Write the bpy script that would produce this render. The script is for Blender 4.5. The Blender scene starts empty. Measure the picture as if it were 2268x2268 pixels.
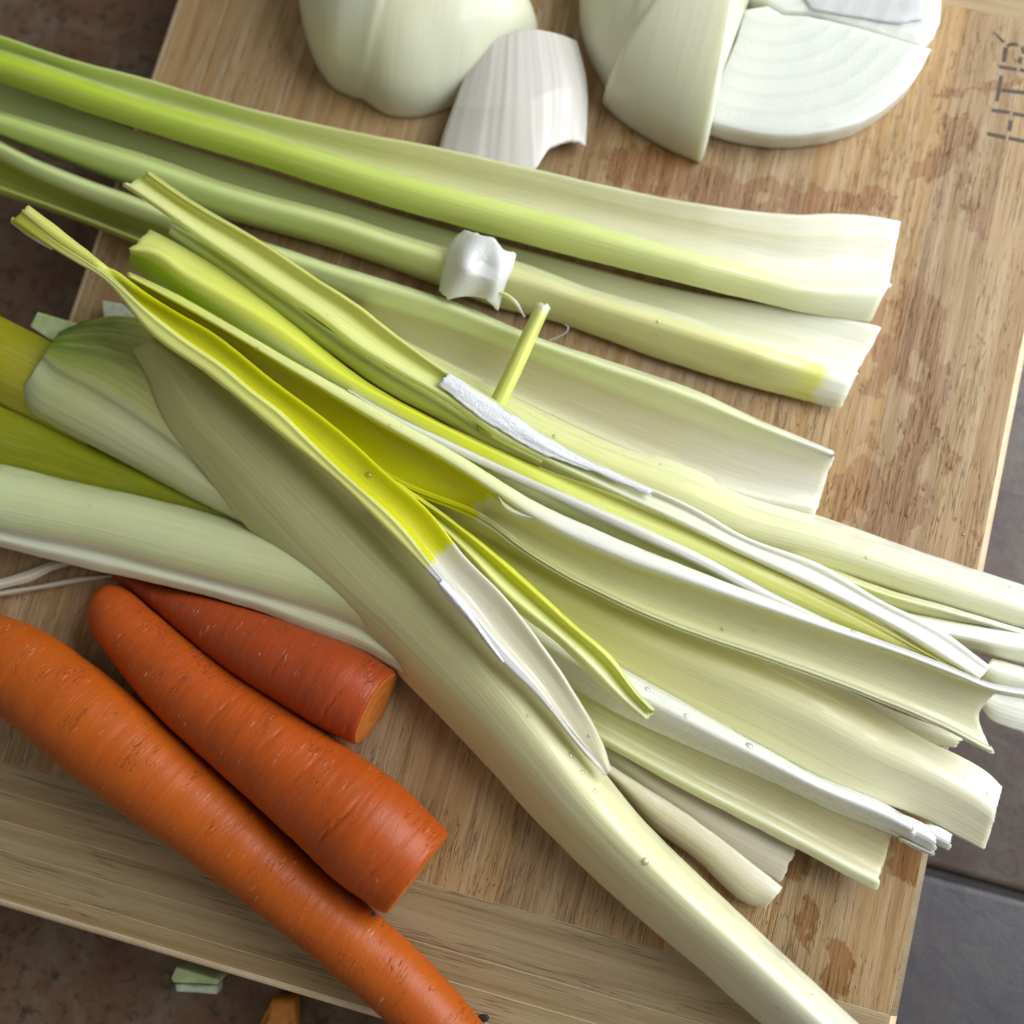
import bpy, bmesh, math, random
import numpy as np
from mathutils import Vector, Matrix, noise as mnoise
random.seed(7)
S = 0.01                      # everything below is laid out in centimetres
C = bpy.context.scene.collection
scene = bpy.context.scene

# ------------------------------------------------------------------ camera
CAM_H = 27.0                  # lens height above the board top (z = 0)
F = 2177.6                    # focal length in photo pixels (photo is 2268 px wide)
# rows: world X, Y, Z of the board in camera axes (x right, y down, z forward)
M = np.array([[0.96642487, 0.24582016, -0.07480256],
              [0.25427679, -0.95682839, 0.14079331],
              [-0.03696338, -0.15508671, -0.98720911]])
cam_data = bpy.data.cameras.new('camera')
cam = bpy.data.objects.new('camera', cam_data)
C.objects.link(cam)
cam_data.sensor_width = 36.0
cam_data.lens = 36.0 * F / 2268.0
cam_data.clip_start = 0.005
cam_data.clip_end = 20.0
R3 = Matrix([[M[i][0], -M[i][1], -M[i][2]] for i in range(3)])
cam.matrix_world = Matrix.Translation((0, 0, CAM_H * S)) @ R3.to_4x4()
cam_data.dof.use_dof = True
cam_data.dof.focus_distance = 0.252
cam_data.dof.aperture_fstop = 5.6
scene.camera = cam

# ------------------------------------------------------------------ light
world = bpy.data.worlds.new('World')
scene.world = world
world.use_nodes = True
bg = world.node_tree.nodes['Background']
bg.inputs['Color'].default_value = (1.0, 0.95, 0.84, 1)
bg.inputs['Strength'].default_value = 0.23
ld = bpy.data.lights.new('window_light', 'AREA')
ld.shape = 'RECTANGLE'; ld.size = 0.58; ld.size_y = 0.50
ld.energy = 6.35
ld.color = (0.92, 0.965, 1.0)
lo = bpy.data.objects.new('window_light', ld)
C.objects.link(lo)
lo.location = (0.42, 0.31, 0.36)
lo.rotation_euler = (Vector((0.03, 0.02, 0)) - Vector(lo.location)).to_track_quat('-Z', 'Y').to_euler()
scene.view_settings.view_transform = 'Standard'
scene.view_settings.look = 'None'
scene.view_settings.exposure = 0.0
scene.view_settings.gamma = 1.0
scene.cycles.use_denoising = True
scene.cycles.max_bounces = 10
scene.cycles.sample_clamp_indirect = 6.0

# ------------------------------------------------------------------ helpers
def P(x, y, z=0.0):
    """photo pixel -> the point at height z (cm) that the photo shows there"""
    d = M @ np.array([(x - 1134.0) / F, (y - 1134.0) / F, 1.0])
    t = (z - CAM_H) / d[2]
    return np.array([d[0] * t, d[1] * t, z])

def n3(x, y=0.0, z=0.0):
    return mnoise.noise(Vector((x, y, z)))

def tag(o, label=None, cat=None, group=None, kind=None):
    if label: o['label'] = label
    if cat: o['category'] = cat
    if group: o['group'] = group
    if kind: o['kind'] = kind
    return o

def empty(name, loc=(0, 0, 0)):
    o = bpy.data.objects.new(name, None)
    o.empty_display_size = 0.01
    C.objects.link(o)
    o.location = Vector(loc) * S
    return o

def link(name, me, mat=None, parent=None):
    o = bpy.data.objects.new(name, me)
    C.objects.link(o)
    if mat is not None and len(me.materials) == 0:
        me.materials.append(mat)
    if parent is not None:
        o.parent = parent
        o.matrix_parent_inverse = Matrix.Translation(-Vector(parent.location))
    return o

def mesh_from(name, verts, faces, smooth=True, uvs=None):
    me = bpy.data.meshes.new(name)
    v = np.asarray(verts, dtype=float) * S
    me.from_pydata(v.tolist(), [], faces)
    if smooth:
        me.polygons.foreach_set('use_smooth', [True] * len(me.polygons))
    if uvs:
        idx = np.empty(len(me.loops), dtype=np.int32)
        me.loops.foreach_get('vertex_index', idx)
        for nm, arr in uvs.items():
            lay = me.uv_layers.new(name=nm)
            lay.data.foreach_set('uv', np.asarray(arr, dtype=np.float32)[idx].ravel())
    me.update()
    return me

def spline(pts, t):
    """Catmull-Rom through pts (k x d), arc-length parameter t in 0..1"""
    p = np.asarray(pts, float)
    if len(p) == 1:
        return np.repeat(p, len(t), 0)
    s = np.concatenate([[0], np.cumsum(np.linalg.norm(np.diff(p, axis=0), axis=1))])
    s /= s[-1]
    return hermite(s, p, t)

def hermite(s, p, t):
    k = len(p)
    if k == 2:
        return p[0] + (p[1] - p[0]) * np.asarray(t)[:, None]
    d = np.diff(p, axis=0) / np.diff(s)[:, None]
    m = np.empty_like(p)
    m[0] = d[0]; m[-1] = d[-1]
    h = np.diff(s)
    for i in range(1, k - 1):
        m[i] = (d[i - 1] * h[i] + d[i] * h[i - 1]) / (h[i] + h[i - 1])
    t = np.clip(t, 0, 1)
    i = np.clip(np.searchsorted(s, t, side='right') - 1, 0, k - 2)
    hh = h[i]; x = (t - s[i]) / hh
    x = x[:, None]; hh = hh[:, None]
    return ((2 * x**3 - 3 * x**2 + 1) * p[i] + (x**3 - 2 * x**2 + x) * hh * m[i]
            + (-2 * x**3 + 3 * x**2) * p[i + 1] + (x**3 - x**2) * hh * m[i + 1])

def zat(spec, t):
    if isinstance(spec, (int, float)):
        return np.full(len(t), float(spec))
    a = np.array(spec, float)
    x = np.interp(t, a[:, 0], a[:, 1])
    return x

def grid_from(rails, profile, N=150, span=6):
    t = np.linspace(0, 1, N)
    R = {k: spline(v, t) for k, v in rails.items()}
    cols = []
    for pos, z in profile:
        if isinstance(pos, str):
            xy = R[pos]
        else:
            a, b, f = pos
            xy = R[a] * (1 - f) + R[b] * f
        zz = zat(z, t)
        cols.append(np.array([P(xy[i][0], xy[i][1], zz[i]) for i in range(N)]))
    A = np.array(cols)                       # k x N x 3
    ch = np.linalg.norm(np.diff(A, axis=0), axis=2).mean(axis=1) + 1e-4
    s = np.concatenate([[0], np.cumsum(ch)]); W = s[-1]; s = s / W
    tv = []
    for i in range(len(s) - 1):
        tv += list(np.linspace(s[i], s[i + 1], span, endpoint=False))
    tv = np.array(tv + [1.0])
    K = len(s)
    flat = A.reshape(K, -1)
    G = hermite(s, flat, tv).reshape(len(tv), N, 3).transpose(1, 0, 2)   # N x m x 3
    return G, t, tv, W

def shell(name, G, t, tv, W, th, mat, parent=None, seed=0.0, rag0=0.0, rag1=0.0, jit=0.014, wob=0.009, ragf=9.0):
    N, m = G.shape[:2]
    L = np.linalg.norm(np.diff(G[:, m // 2], axis=0), axis=1).sum()
    if rag0 or rag1:
        H = np.empty_like(G)
        for j in range(m):
            a = rag0 * (0.5 + 0.5 * n3(tv[j] * ragf, seed, 3.1) + 0.45 * n3(tv[j] * ragf * 3.7, seed, 9.1)) / max(L, .1)
            b = 1 - rag1 * (0.5 + 0.5 * n3(tv[j] * ragf, seed, 7.7) + 0.45 * n3(tv[j] * ragf * 3.7, seed, 1.1)) / max(L, .1)
            a = max(a, 0); b = min(b, 1)
            tt = a + (b - a) * t
            for c in range(3):
                H[:, j, c] = np.interp(tt, t, G[:, j, c])
        G = H
    G = G.copy()
    # small natural unevenness
    for i in range(N):
        e0 = n3(t[i] * L * 1.3, seed, 0.5) + 0.5 * n3(t[i] * L * 5.0, seed, 4.5)
        e1 = n3(t[i] * L * 1.3, seed, 2.5) + 0.5 * n3(t[i] * L * 5.0, seed, 6.5)
        w = n3(t[i] * L * .5, seed + 11, 0.0)
        side = G[i, -1] - G[i, 0]
        ln = np.linalg.norm(side) + 1e-6
        side = side / ln
        for j in range(m):
            v = tv[j]
            G[i, j] += side * (e0 * max(0, 1 - v * 6) + e1 * max(0, 1 - (1 - v) * 6)) * jit
            G[i, j, 2] += wob * (w + n3(t[i] * L * .9, v * 2.5, seed + 5))
    du = np.gradient(G, axis=0); dv = np.gradient(G, axis=1)
    nn = np.cross(du, dv)
    nn /= (np.linalg.norm(nn, axis=2, keepdims=True) + 1e-9)
    if nn[..., 2].mean() < 0:
        nn = -nn
    B = G - nn * th
    verts = np.concatenate([G.reshape(-1, 3), B.reshape(-1, 3)])
    flip = np.cross(du, dv)[..., 2].mean() < 0
    faces = []
    nm = N * m
    def q(a, b, c, d):
        faces.append((a, b, c, d) if not flip else (d, c, b, a))
    for i in range(N - 1):
        for j in range(m - 1):
            a = i * m + j
            q(a, a + m, a + m + 1, a + 1)
            q(nm + a + 1, nm + a + m + 1, nm + a + m, nm + a)
    # rounded rim
    ring = [i * m for i in range(N)] + [(N - 1) * m + j for j in range(1, m)] + \
           [i * m + m - 1 for i in range(N - 2, -1, -1)] + [j for j in range(m - 2, 0, -1)]
    cen = {}
    extra = []
    base = 2 * nm
    for k, r in enumerate(ring):
        i, j = divmod(r, m)
        inner = G[min(max(i, 1), N - 2), min(max(j, 1), m - 2)]
        d = G[i, j] - inner
        d -= nn[i, j] * np.dot(d, nn[i, j])
        d /= (np.linalg.norm(d) + 1e-9)
        extra.append((G[i, j] + B[i, j]) / 2 + d * th * 0.42)
        cen[k] = base + k
    verts = np.concatenate([verts, np.array(extra)])
    n = len(ring)
    for k in range(n):
        a, b = ring[k], ring[(k + 1) % n]
        ca, cb = base + k, base + (k + 1) % n
        q(a, ca, cb, b) if True else None
        q(ca, nm + a, nm + b, cb)
    U1 = np.zeros((len(verts), 2)); U2 = np.zeros((len(verts), 2))
    for i in range(N):
        U1[i * m:(i + 1) * m, 0] = tv * W + seed; U1[i * m:(i + 1) * m, 1] = t[i] * L
        U2[i * m:(i + 1) * m, 0] = t[i]; U2[i * m:(i + 1) * m, 1] = tv
    U1[nm:2 * nm] = U1[:nm]; U2[nm:2 * nm] = U2[:nm]
    U1[base:] = U1[ring]; U2[base:] = U2[ring]
    me = mesh_from(name, verts, faces, True, {'cm': U1, 'frac': U2})
    bm = bmesh.new(); bm.from_mesh(me)
    bmesh.ops.recalc_face_normals(bm, faces=bm.faces)
    bm.to_mesh(me); bm.free()
    return link(name, me, mat, parent)

def leaf(name, label, rails, profile, mat, th=0.13, N=150, span=6, cat='leek leaf', group='leek leaves piled on the board', parent=None, seed=None, **kw):
    G, t, tv, W = grid_from(rails, profile, N, span)
    if seed is None:
        seed = random.random() * 40
    o = shell(name, G, t, tv, W, th, mat, parent, seed, **kw)
    if parent is None:
        tag(o, label, cat, group)
    return o

# ------------------------------------------------------------------ materials
class NT:
    def __init__(self, name):
        self.m = bpy.data.materials.new(name); self.m.use_nodes = True
        self.t = self.m.node_tree; self.n = self.t.nodes
        self.b = self.n['Principled BSDF']
        self.out = self.n['Material Output']
    def new(self, ty, **kw):
        x = self.n.new(ty)
        for k, v in kw.items():
            setattr(x, k, v)
        return x
    def L(self, a, b):
        self.t.links.new(a, b)
    def val(self, sock, v):
        if hasattr(v, 'is_output') or isinstance(v, bpy.types.NodeSocket):
            self.L(v, sock)
        else:
            sock.default_value = v
    def math(self, op, a, b=0.0, c=None, clamp=False):
        x = self.new('ShaderNodeMath', operation=op); x.use_clamp = clamp
        self.val(x.inputs[0], a); self.val(x.inputs[1], b)
        if c is not None: self.val(x.inputs[2], c)
        return x.outputs[0]
    def mix(self, f, a, b, blend='MIX'):
        x = self.new('ShaderNodeMix', data_type='RGBA', blend_type=blend)
        self.val(x.inputs[0], f)
        self.val(x.inputs[6], (*a, 1) if isinstance(a, tuple) else a)
        self.val(x.inputs[7], (*b, 1) if isinstance(b, tuple) else b)
        return x.outputs[2]
    def ramp(self, f, stops, interp='LINEAR'):
        x = self.new('ShaderNodeValToRGB')
        x.color_ramp.interpolation = interp
        e = x.color_ramp.elements
        while len(e) < len(stops): e.new(0.5)
        for i, (p, c) in enumerate(stops):
            e[i].position = p
            e[i].color = (*c, 1) if isinstance(c, tuple) else (c, c, c, 1)
        self.val(x.inputs[0], f)
        return x.outputs[0]
    def noise(self, vec, scale, detail=2.0, rough=0.5, dist=0.0):
        x = self.new('ShaderNodeTexNoise')
        x.inputs['Scale'].default_value = scale; x.inputs['Detail'].default_value = detail
        x.inputs['Roughness'].default_value = rough; x.inputs['Distortion'].default_value = dist
        if vec is not None: self.L(vec, x.inputs['Vector'])
        return x.outputs[0]
    def mapping(self, vec, scale=(1, 1, 1), loc=(0, 0, 0), rot=(0, 0, 0), vt='POINT'):
        x = self.new('ShaderNodeMapping', vector_type=vt)
        self.L(vec, x.inputs[0])
        x.inputs['Location'].default_value = loc
        x.inputs['Rotation'].default_value = rot
        x.inputs['Scale'].default_value = scale
        return x.outputs[0]
    def bump(self, h, strength, dist, normal=None):
        x = self.new('ShaderNodeBump')
        x.inputs['Strength'].default_value = strength
        x.inputs['Distance'].default_value = dist
        self.L(h, x.inputs['Height'])
        if normal is not None: self.L(normal, x.inputs['Normal'])
        return x.outputs[0]

def smooth(nt, x, a, b):
    m = nt.new('ShaderNodeMapRange', interpolation_type='SMOOTHSTEP')
    nt.val(m.inputs['Value'], x)
    m.inputs['From Min'].default_value = a; m.inputs['From Max'].default_value = b
    return m.outputs[0]

GRN = (0.33, 0.44, 0.06); YGR = (0.52, 0.60, 0.12); YEL = (0.62, 0.62, 0.045); PYL = (0.76, 0.79, 0.30)
PAL = (0.70, 0.74, 0.42); WHT = (0.80, 0.82, 0.66); OLV = (0.34, 0.38, 0.05); DGR = (0.09, 0.17, 0.02)
CRM = (0.74, 0.74, 0.50)

def leafmat(name, A, B=None, v0=0.5, vw=0.08, rough=0.36, streak=0.5, sss=0.6, bumps=0.5, pit=None, blotch=None):
    k = NT(name)
    uvf = k.new('ShaderNodeUVMap', uv_map='frac').outputs[0]
    uvc = k.new('ShaderNodeUVMap', uv_map='cm').outputs[0]
    sep = k.new('ShaderNodeSeparateXYZ'); k.L(uvf, sep.inputs[0])
    u, v = sep.outputs[0], sep.outputs[1]
    big = k.noise(k.mapping(uvc, (1.4, 0.35, 1)), 1.0, 3)
    uj = k.math('ADD', u, k.math('MULTIPLY', k.math('SUBTRACT', big, 0.5), 0.05))
    col = k.ramp(uj, A)
    if B is not None:
        col = k.mix(smooth(k, v, v0 - vw / 2, v0 + vw / 2), col, k.ramp(uj, B))
    st = k.noise(k.mapping(uvc, (16, 0.22, 1)), 1.0, 4, 0.6)
    st2 = k.noise(k.mapping(uvc, (42, 0.8, 1)), 1.0, 3, 0.6)
    # fibre streaks, paler and greener veins
    col = k.mix(k.math('MULTIPLY', smooth(k, st, 0.42, 0.75), streak * 0.42), col, (0.84, 0.86, 0.64))
    col = k.mix(k.math('MULTIPLY', smooth(k, st2, 0.48, 0.70), streak * 0.26), col, (0.40, 0.48, 0.14))
    bl = smooth(k, big, 0.35, 0.7)
    col = k.mix(k.math('MULTIPLY', bl, 0.12), col, (0.76, 0.76, 0.42))
    if blotch is not None:
        bn = k.noise(k.mapping(uvc, (5.0, 0.55, 1)), 1.0, 5, 0.7, 0.5)
        ba = k.ramp(u, [(0.0, 1.0), (blotch[1], 0.0)])
        bf = k.math('MULTIPLY', smooth(k, k.math('ADD', bn, k.math('MULTIPLY', ba, 0.25)), 0.46, 0.78), k.math('MULTIPLY', ba, k.math('SUBTRACT', 1.0, smooth(k, v, 0.25, 0.55))), clamp=True)
        col = k.mix(bf, col, blotch[0])
    st3 = k.noise(k.mapping(uvc, (6.0, 0.07, 1), (2, 5, 0)), 1.0, 3, 0.6)
    col = k.mix(k.math('MULTIPLY', smooth(k, st3, 0.50, 0.66), streak * 0.30), col, (0.46, 0.50, 0.18))
    h = k.math('ADD', k.math('MULTIPLY', st, 0.8), k.math('MULTIPLY', st2, 0.3))
    h = k.math('ADD', h, k.math('MULTIPLY', st3, 1.3))
    hs = k.new('ShaderNodeHueSaturation'); hs.inputs['Saturation'].default_value = 1.22; hs.inputs['Value'].default_value = 1.03
    k.L(col, hs.inputs['Color']); col = hs.outputs[0]
    fine = k.noise(uvc, 26.0, 3, 0.6)
    h2 = k.math('ADD', h, k.math('MULTIPLY', fine, 0.18))
    nrm = k.bump(h2, 0.48 * bumps, 0.0008)
    k.L(col, k.b.inputs['Base Color'])
    wetn = smooth(k, k.noise(k.mapping(uvc, (2.2, 0.5, 1), (3, 8, 0)), 1.0, 4, 0.65), 0.46, 0.60)
    rr = k.ramp(st, [(0.3, rough - 0.05), (0.7, rough + 0.14)])
    k.L(k.math('MULTIPLY', rr, k.math('MULTIPLY_ADD', wetn, -0.35, 1.1)), k.b.inputs['Roughness'])
    k.L(k.math('MULTIPLY_ADD', wetn, 0.55, 0.15), k.b.inputs['Coat Weight'])
    k.L(nrm, k.b.inputs['Normal'])
    k.b.inputs['Specular IOR Level'].default_value = 0.45
    k.b.inputs['Subsurface Weight'].default_value = sss
    k.b.inputs['Subsurface Radius'].default_value = (1.0, 1.0, 0.65)
    k.b.inputs['Subsurface Scale'].default_value = 0.0030
    k.b.inputs['Coat Roughness'].default_value = 0.24
    return k.m

def membrane_mat():
    k = NT('torn_white_membrane')
    uvc = k.new('ShaderNodeUVMap', uv_map='cm').outputs[0]
    uvf = k.new('ShaderNodeUVMap', uv_map='frac').outputs[0]
    a = k.noise(uvc, 9.0, 5, 0.75)
    b = k.noise(k.mapping(uvc, (18, 4, 1)), 1.0, 4, 0.7)
    col = k.ramp(a, [(0.3, (0.80, 0.83, 0.84)), (0.6, (0.93, 0.94, 0.96))])
    k.L(col, k.b.inputs['Base Color'])
    k.b.inputs['Roughness'].default_value = 0.22
    k.b.inputs['Specular IOR Level'].default_value = 0.7
    k.L(k.bump(k.math('ADD', a, b), 0.55, 0.0008), k.b.inputs['Normal'])
    return k.m

def plainmat(name, col, rough=0.4, sss=0.3, nscale=30.0, var=0.25, col2=None, bump=0.3, coat=0.1):
    k = NT(name)
    pos = k.mapping(k.new('ShaderNodeNewGeometry').outputs['Position'], (100, 100, 100))
    a = k.noise(pos, nscale * 0.1, 4, 0.6)
    b = k.noise(pos, nscale, 3, 0.6)
    c2 = col2 or tuple(c * (1 - var) for c in col)
    k.L(k.mix(smooth(k, a, 0.35, 0.65), col, c2), k.b.inputs['Base Color'])
    k.b.inputs['Roughness'].default_value = rough
    k.b.inputs['Subsurface Weight'].default_value = sss
    k.b.inputs['Subsurface Scale'].default_value = 0.002
    k.b.inputs['Subsurface Radius'].default_value = (1, 0.8, 0.5)
    k.b.inputs['Coat Weight'].default_value = coat
    k.b.inputs['Coat Roughness'].default_value = 0.15
    k.L(k.bump(b, bump, 0.0006), k.b.inputs['Normal'])
    return k.m

# wet patches on the board, plus painted shade below the onions: centre px, semi axes (px), degrees
WET_SHADE = [(2120, 300, 46, 44, 20), (2075, 360, 70, 30, -35), (2150, 440, 20, 75, -14), (2170, 505, 17, 42, 0), (2120, 205, 60, 9, -4),
       (2215, 190, 70, 15, -12), (2000, 700, 90, 95, 10), (2040, 800, 55, 90, 10), (1960, 800, 30, 80, 24), (2035, 960, 34, 150, 18),
       (1985, 1120, 60, 110, 20), (1890, 1080, 40, 90, 22), (2110, 1020, 16, 34, 0), (2172, 1190, 14, 26, -8), (1930, 960, 36, 26, -40),
       (1900, 440, 90, 26, 5), (1700, 440, 240, 46, 8), (1480, 380, 160, 60, 12), (2020, 1130, 40, 60, 30), (2080, 860, 20, 60, 10),
       (1850, 2150, 34, 60, 14), (1740, 1880, 60, 60, 10), (2030, 1900, 60, 50, 10), (1790, 2030, 20, 50, 14), (2160, 760, 14, 26, 30)]

def board_mat(name, axis):
    k = NT(name)
    pos = k.mapping(k.new('ShaderNodeNewGeometry').outputs['Position'], (100, 100, 100))
    oi = k.new('ShaderNodeObjectInfo').outputs['Random']
    off = k.new('ShaderNodeCombineXYZ'); k.L(k.math('MULTIPLY', oi, 91.0), off.inputs[0 if axis == 'y' else 1]); k.L(k.math('MULTIPLY', oi, 33.0), off.inputs[2])
    add = k.new('ShaderNodeVectorMath', operation='ADD'); k.L(pos, add.inputs[0]); k.L(off.outputs[0], add.inputs[1])
    g = add.outputs[0]
    sc = (lambda a, b: (a, b, 1)) if axis == 'y' else (lambda a, b: (b, a, 1))
    f1 = k.noise(k.mapping(g, sc(3.2, 0.10)), 1.0, 5, 0.62, 0.25)
    f2 = k.noise(k.mapping(g, sc(13.0, 0.30)), 1.0, 5, 0.7)
    f3 = k.noise(k.mapping(g, sc(38.0, 1.4)), 1.0, 3, 0.7)
    f4 = k.noise(k.mapping(g, sc(7.0, 0.16), (5, 3, 0)), 1.0, 3, 0.5, 0.1)
    if axis == 'y':
        col = k.ramp(f1, [(0.30, (0.32, 0.190, 0.086)), (0.48, (0.42, 0.280, 0.148)), (0.66, (0.50, 0.365, 0.225))])
    else:
        col = k.ramp(f1, [(0.30, (0.30, 0.205, 0.100)), (0.5, (0.385, 0.285, 0.160)), (0.68, (0.45, 0.345, 0.210))])
    col = k.mix(k.math('MULTIPLY', smooth(k, f2, 0.5, 0.72), 0.50 if axis == 'y' else 0.26), col, (0.22, 0.135, 0.07))
    col = k.mix(k.math('MULTIPLY', smooth(k, f3, 0.52, 0.7), 0.35 if axis == 'y' else 0.15), col, (0.24, 0.15, 0.08))
    dk = smooth(k, k.math('ABSOLUTE', k.math('SUBTRACT', f4, 0.5)), 0.022, 0.0)
    brk = smooth(k, k.noise(k.mapping(g, sc(1.5, 0.35)), 1.0, 2), 0.45, 0.6)
    lines = k.math('MULTIPLY', dk, brk)
    col = k.mix(k.math('MULTIPLY', lines, 0.60), col, (0.16, 0.09, 0.04))
    # each strip slightly lighter or darker
    hsv = k.new('ShaderNodeHueSaturation')
    k.L(k.math('MULTIPLY_ADD', oi, 0.16, 0.90), hsv.inputs['Value']); k.L(col, hsv.inputs['Color'])
    k.L(k.math('MULTIPLY_ADD', oi, 0.15, 1.0), hsv.inputs['Saturation'])
    col = hsv.outputs[0]
    # knife marks
    cut = None
    for r, s, seed in () if axis == 'x' else ((0.35, 3.2, 1.0), (-0.55, 2.6, 7.0), (1.35, 3.0, 13.0), (0.9, 2.2, 19.0)):
        c = k.noise(k.mapping(pos, (s * 2.2, 0.35, 1), (seed, seed * 2, 0), (0, 0, r)), 1.0, 2, 0.5, 0.0)
        m = smooth(k, k.math('ABSOLUTE', k.math('SUBTRACT', c, 0.5)), 0.013, 0.0)
        area = smooth(k, k.noise(k.mapping(pos, (1, 1, 1), (seed, 0, seed)), 0.33, 2), 0.50, 0.62)
        m = k.math('MULTIPLY', m, area)
        cut = m if cut is None else k.math('MAXIMUM', cut, m)
    if cut is None: cut = k.math('ADD', 0.0, 0.0)
    col = k.mix(k.math('MULTIPLY', cut, 0.7), col, (0.12, 0.070, 0.038))
    # wet patches, with the shade below the onions darkened in too
    wv = k.new('ShaderNodeTexNoise'); wv.inputs['Scale'].default_value = 1.7; wv.inputs['Detail'].default_value = 4
    wv.inputs['Roughness'].default_value = 0.6
    k.L(k.mapping(pos, sc(1.0, 0.7)), wv.inputs['Vector'])
    sub = k.new('ShaderNodeVectorMath', operation='SUBTRACT'); k.L(wv.outputs['Color'], sub.inputs[0]); sub.inputs[1].default_value = (0.5, 0.5, 0.5)
    scl = k.new('ShaderNodeVectorMath', operation='SCALE'); k.L(sub.outputs[0], scl.inputs[0]); scl.inputs['Scale'].default_value = 1.5
    ad2 = k.new('ShaderNodeVectorMath', operation='ADD'); k.L(pos, ad2.inputs[0]); k.L(scl.outputs[0], ad2.inputs[1])
    wm = None
    for (cx, cy, ra, rb, ang) in WET_SHADE:
        c = P(cx, cy); s = 1 / 82.0
        e = math.radians(ang)
        px = P(cx + math.cos(e) * 10, cy + math.sin(e) * 10) - c
        rot = math.atan2(px[1], px[0])
        mp = k.mapping(ad2.outputs[0], (ra * s, rb * s, 50.0), (c[0], c[1], 0.0), (0, 0, rot), 'TEXTURE')
        ln = k.new('ShaderNodeVectorMath', operation='LENGTH'); k.L(mp, ln.inputs[0])
        wm = ln.outputs['Value'] if wm is None else k.math('MINIMUM', wm, ln.outputs['Value'])
    wet = smooth(k, wm, 1.14, 0.92)
    dry = smooth(k, k.noise(k.mapping(pos, sc(0.8, 0.5), (4, 1, 0)), 1.0, 4, 0.6), 0.57, 0.60)
    wet = k.math('MULTIPLY', wet, k.math('SUBTRACT', 1.0, k.math('MULTIPLY', dry, 0.85)))
    wetc = k.mix(1.0, col, (0.68, 0.50, 0.33), 'MULTIPLY')
    col = k.mix(k.math('MULTIPLY', wet, 0.85), col, wetc)
    k.L(col, k.b.inputs['Base Color'])
    k.L(k.math('MULTIPLY_ADD', wet, -0.24, 0.50), k.b.inputs['Roughness'])
    k.b.inputs['Specular IOR Level'].default_value = 0.35
    h = k.math('ADD', k.math('MULTIPLY', f2, -0.6), k.math('MULTIPLY', f3, -0.5))
    h = k.math('SUBTRACT', h, k.math('MULTIPLY', cut, 1.2))
    h = k.math('SUBTRACT', h, k.math('MULTIPLY', lines, 0.8))
    k.L(k.bump(h, 0.55, 0.0005), k.b.inputs['Normal'])
    return k.m

def counter_mat(name='brown_stone_tile', slate=0.0):
    k = NT(name)
    pos = k.mapping(k.new('ShaderNodeNewGeometry').outputs['Position'], (100, 100, 100))
    a = k.noise(pos, 0.45, 6, 0.65, 0.6)
    b = k.noise(pos, 2.6, 5, 0.7)
    col = k.ramp(a, [(0.32, (0.110, 0.040, 0.018)), (0.5, (0.135, 0.076, 0.042)), (0.62, (0.160, 0.115, 0.076)), (0.75, (0.160, 0.056, 0.022))])
    col = k.mix(smooth(k, b, 0.5, 0.68), col, (0.040, 0.024, 0.017))
    v = k.new('ShaderNodeTexVoronoi'); v.inputs['Scale'].default_value = 0.62; v.inputs['Randomness'].default_value = 0.9
    wpos = k.new('ShaderNodeVectorMath', operation='ADD')
    sc = k.new('ShaderNodeTexNoise'); sc.inputs['Scale'].default_value = 1.2; k.L(pos, sc.inputs['Vector'])
    ss = k.new('ShaderNodeVectorMath', operation='SCALE'); ss.inputs['Scale'].default_value = 0.5; k.L(sc.outputs['Color'], ss.inputs[0])
    flat = k.mapping(pos, (1, 1, 0))
    k.L(flat, wpos.inputs[0]); k.L(ss.outputs[0], wpos.inputs[1])
    k.L(wpos.outputs[0], v.inputs['Vector'])
    d = v.outputs['Distance']
    sepc = k.new('ShaderNodeSeparateColor'); k.L(v.outputs['Color'], sepc.inputs[0])
    rr = k.math('MULTIPLY_ADD', sepc.outputs[0], 0.16, 0.12)
    ring = smooth(k, k.math('ABSOLUTE', k.math('SUBTRACT', d, rr)), 0.06, 0.0)
    on = smooth(k, sepc.outputs[1], 0.60, 0.65)
    inside = k.math('MULTIPLY', smooth(k, k.math('SUBTRACT', d, rr), 0.02, -0.03), on)
    col = k.mix(k.math('MULTIPLY', inside, 0.55), col, (0.155, 0.078, 0.048))
    col = k.mix(k.math('MULTIPLY', k.math('MULTIPLY', ring, on), 0.55), col, (0.045, 0.014, 0.009))
    if slate:
        col = k.mix(slate, col, k.ramp(a, [(0.35, (0.058, 0.054, 0.062)), (0.65, (0.082, 0.076, 0.082))]))
    k.L(col, k.b.inputs['Base Color'])
    k.L(k.ramp(b, [(0.3, 0.34), (0.7, 0.52)]), k.b.inputs['Roughness'])
    h = k.math('SUBTRACT', b, k.math('MULTIPLY', k.math('MULTIPLY', ring, on), 0.0 if slate else 0.5))
    k.L(k.bump(h, 0.22, 0.0008), k.b.inputs['Normal'])
    return k.m

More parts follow.
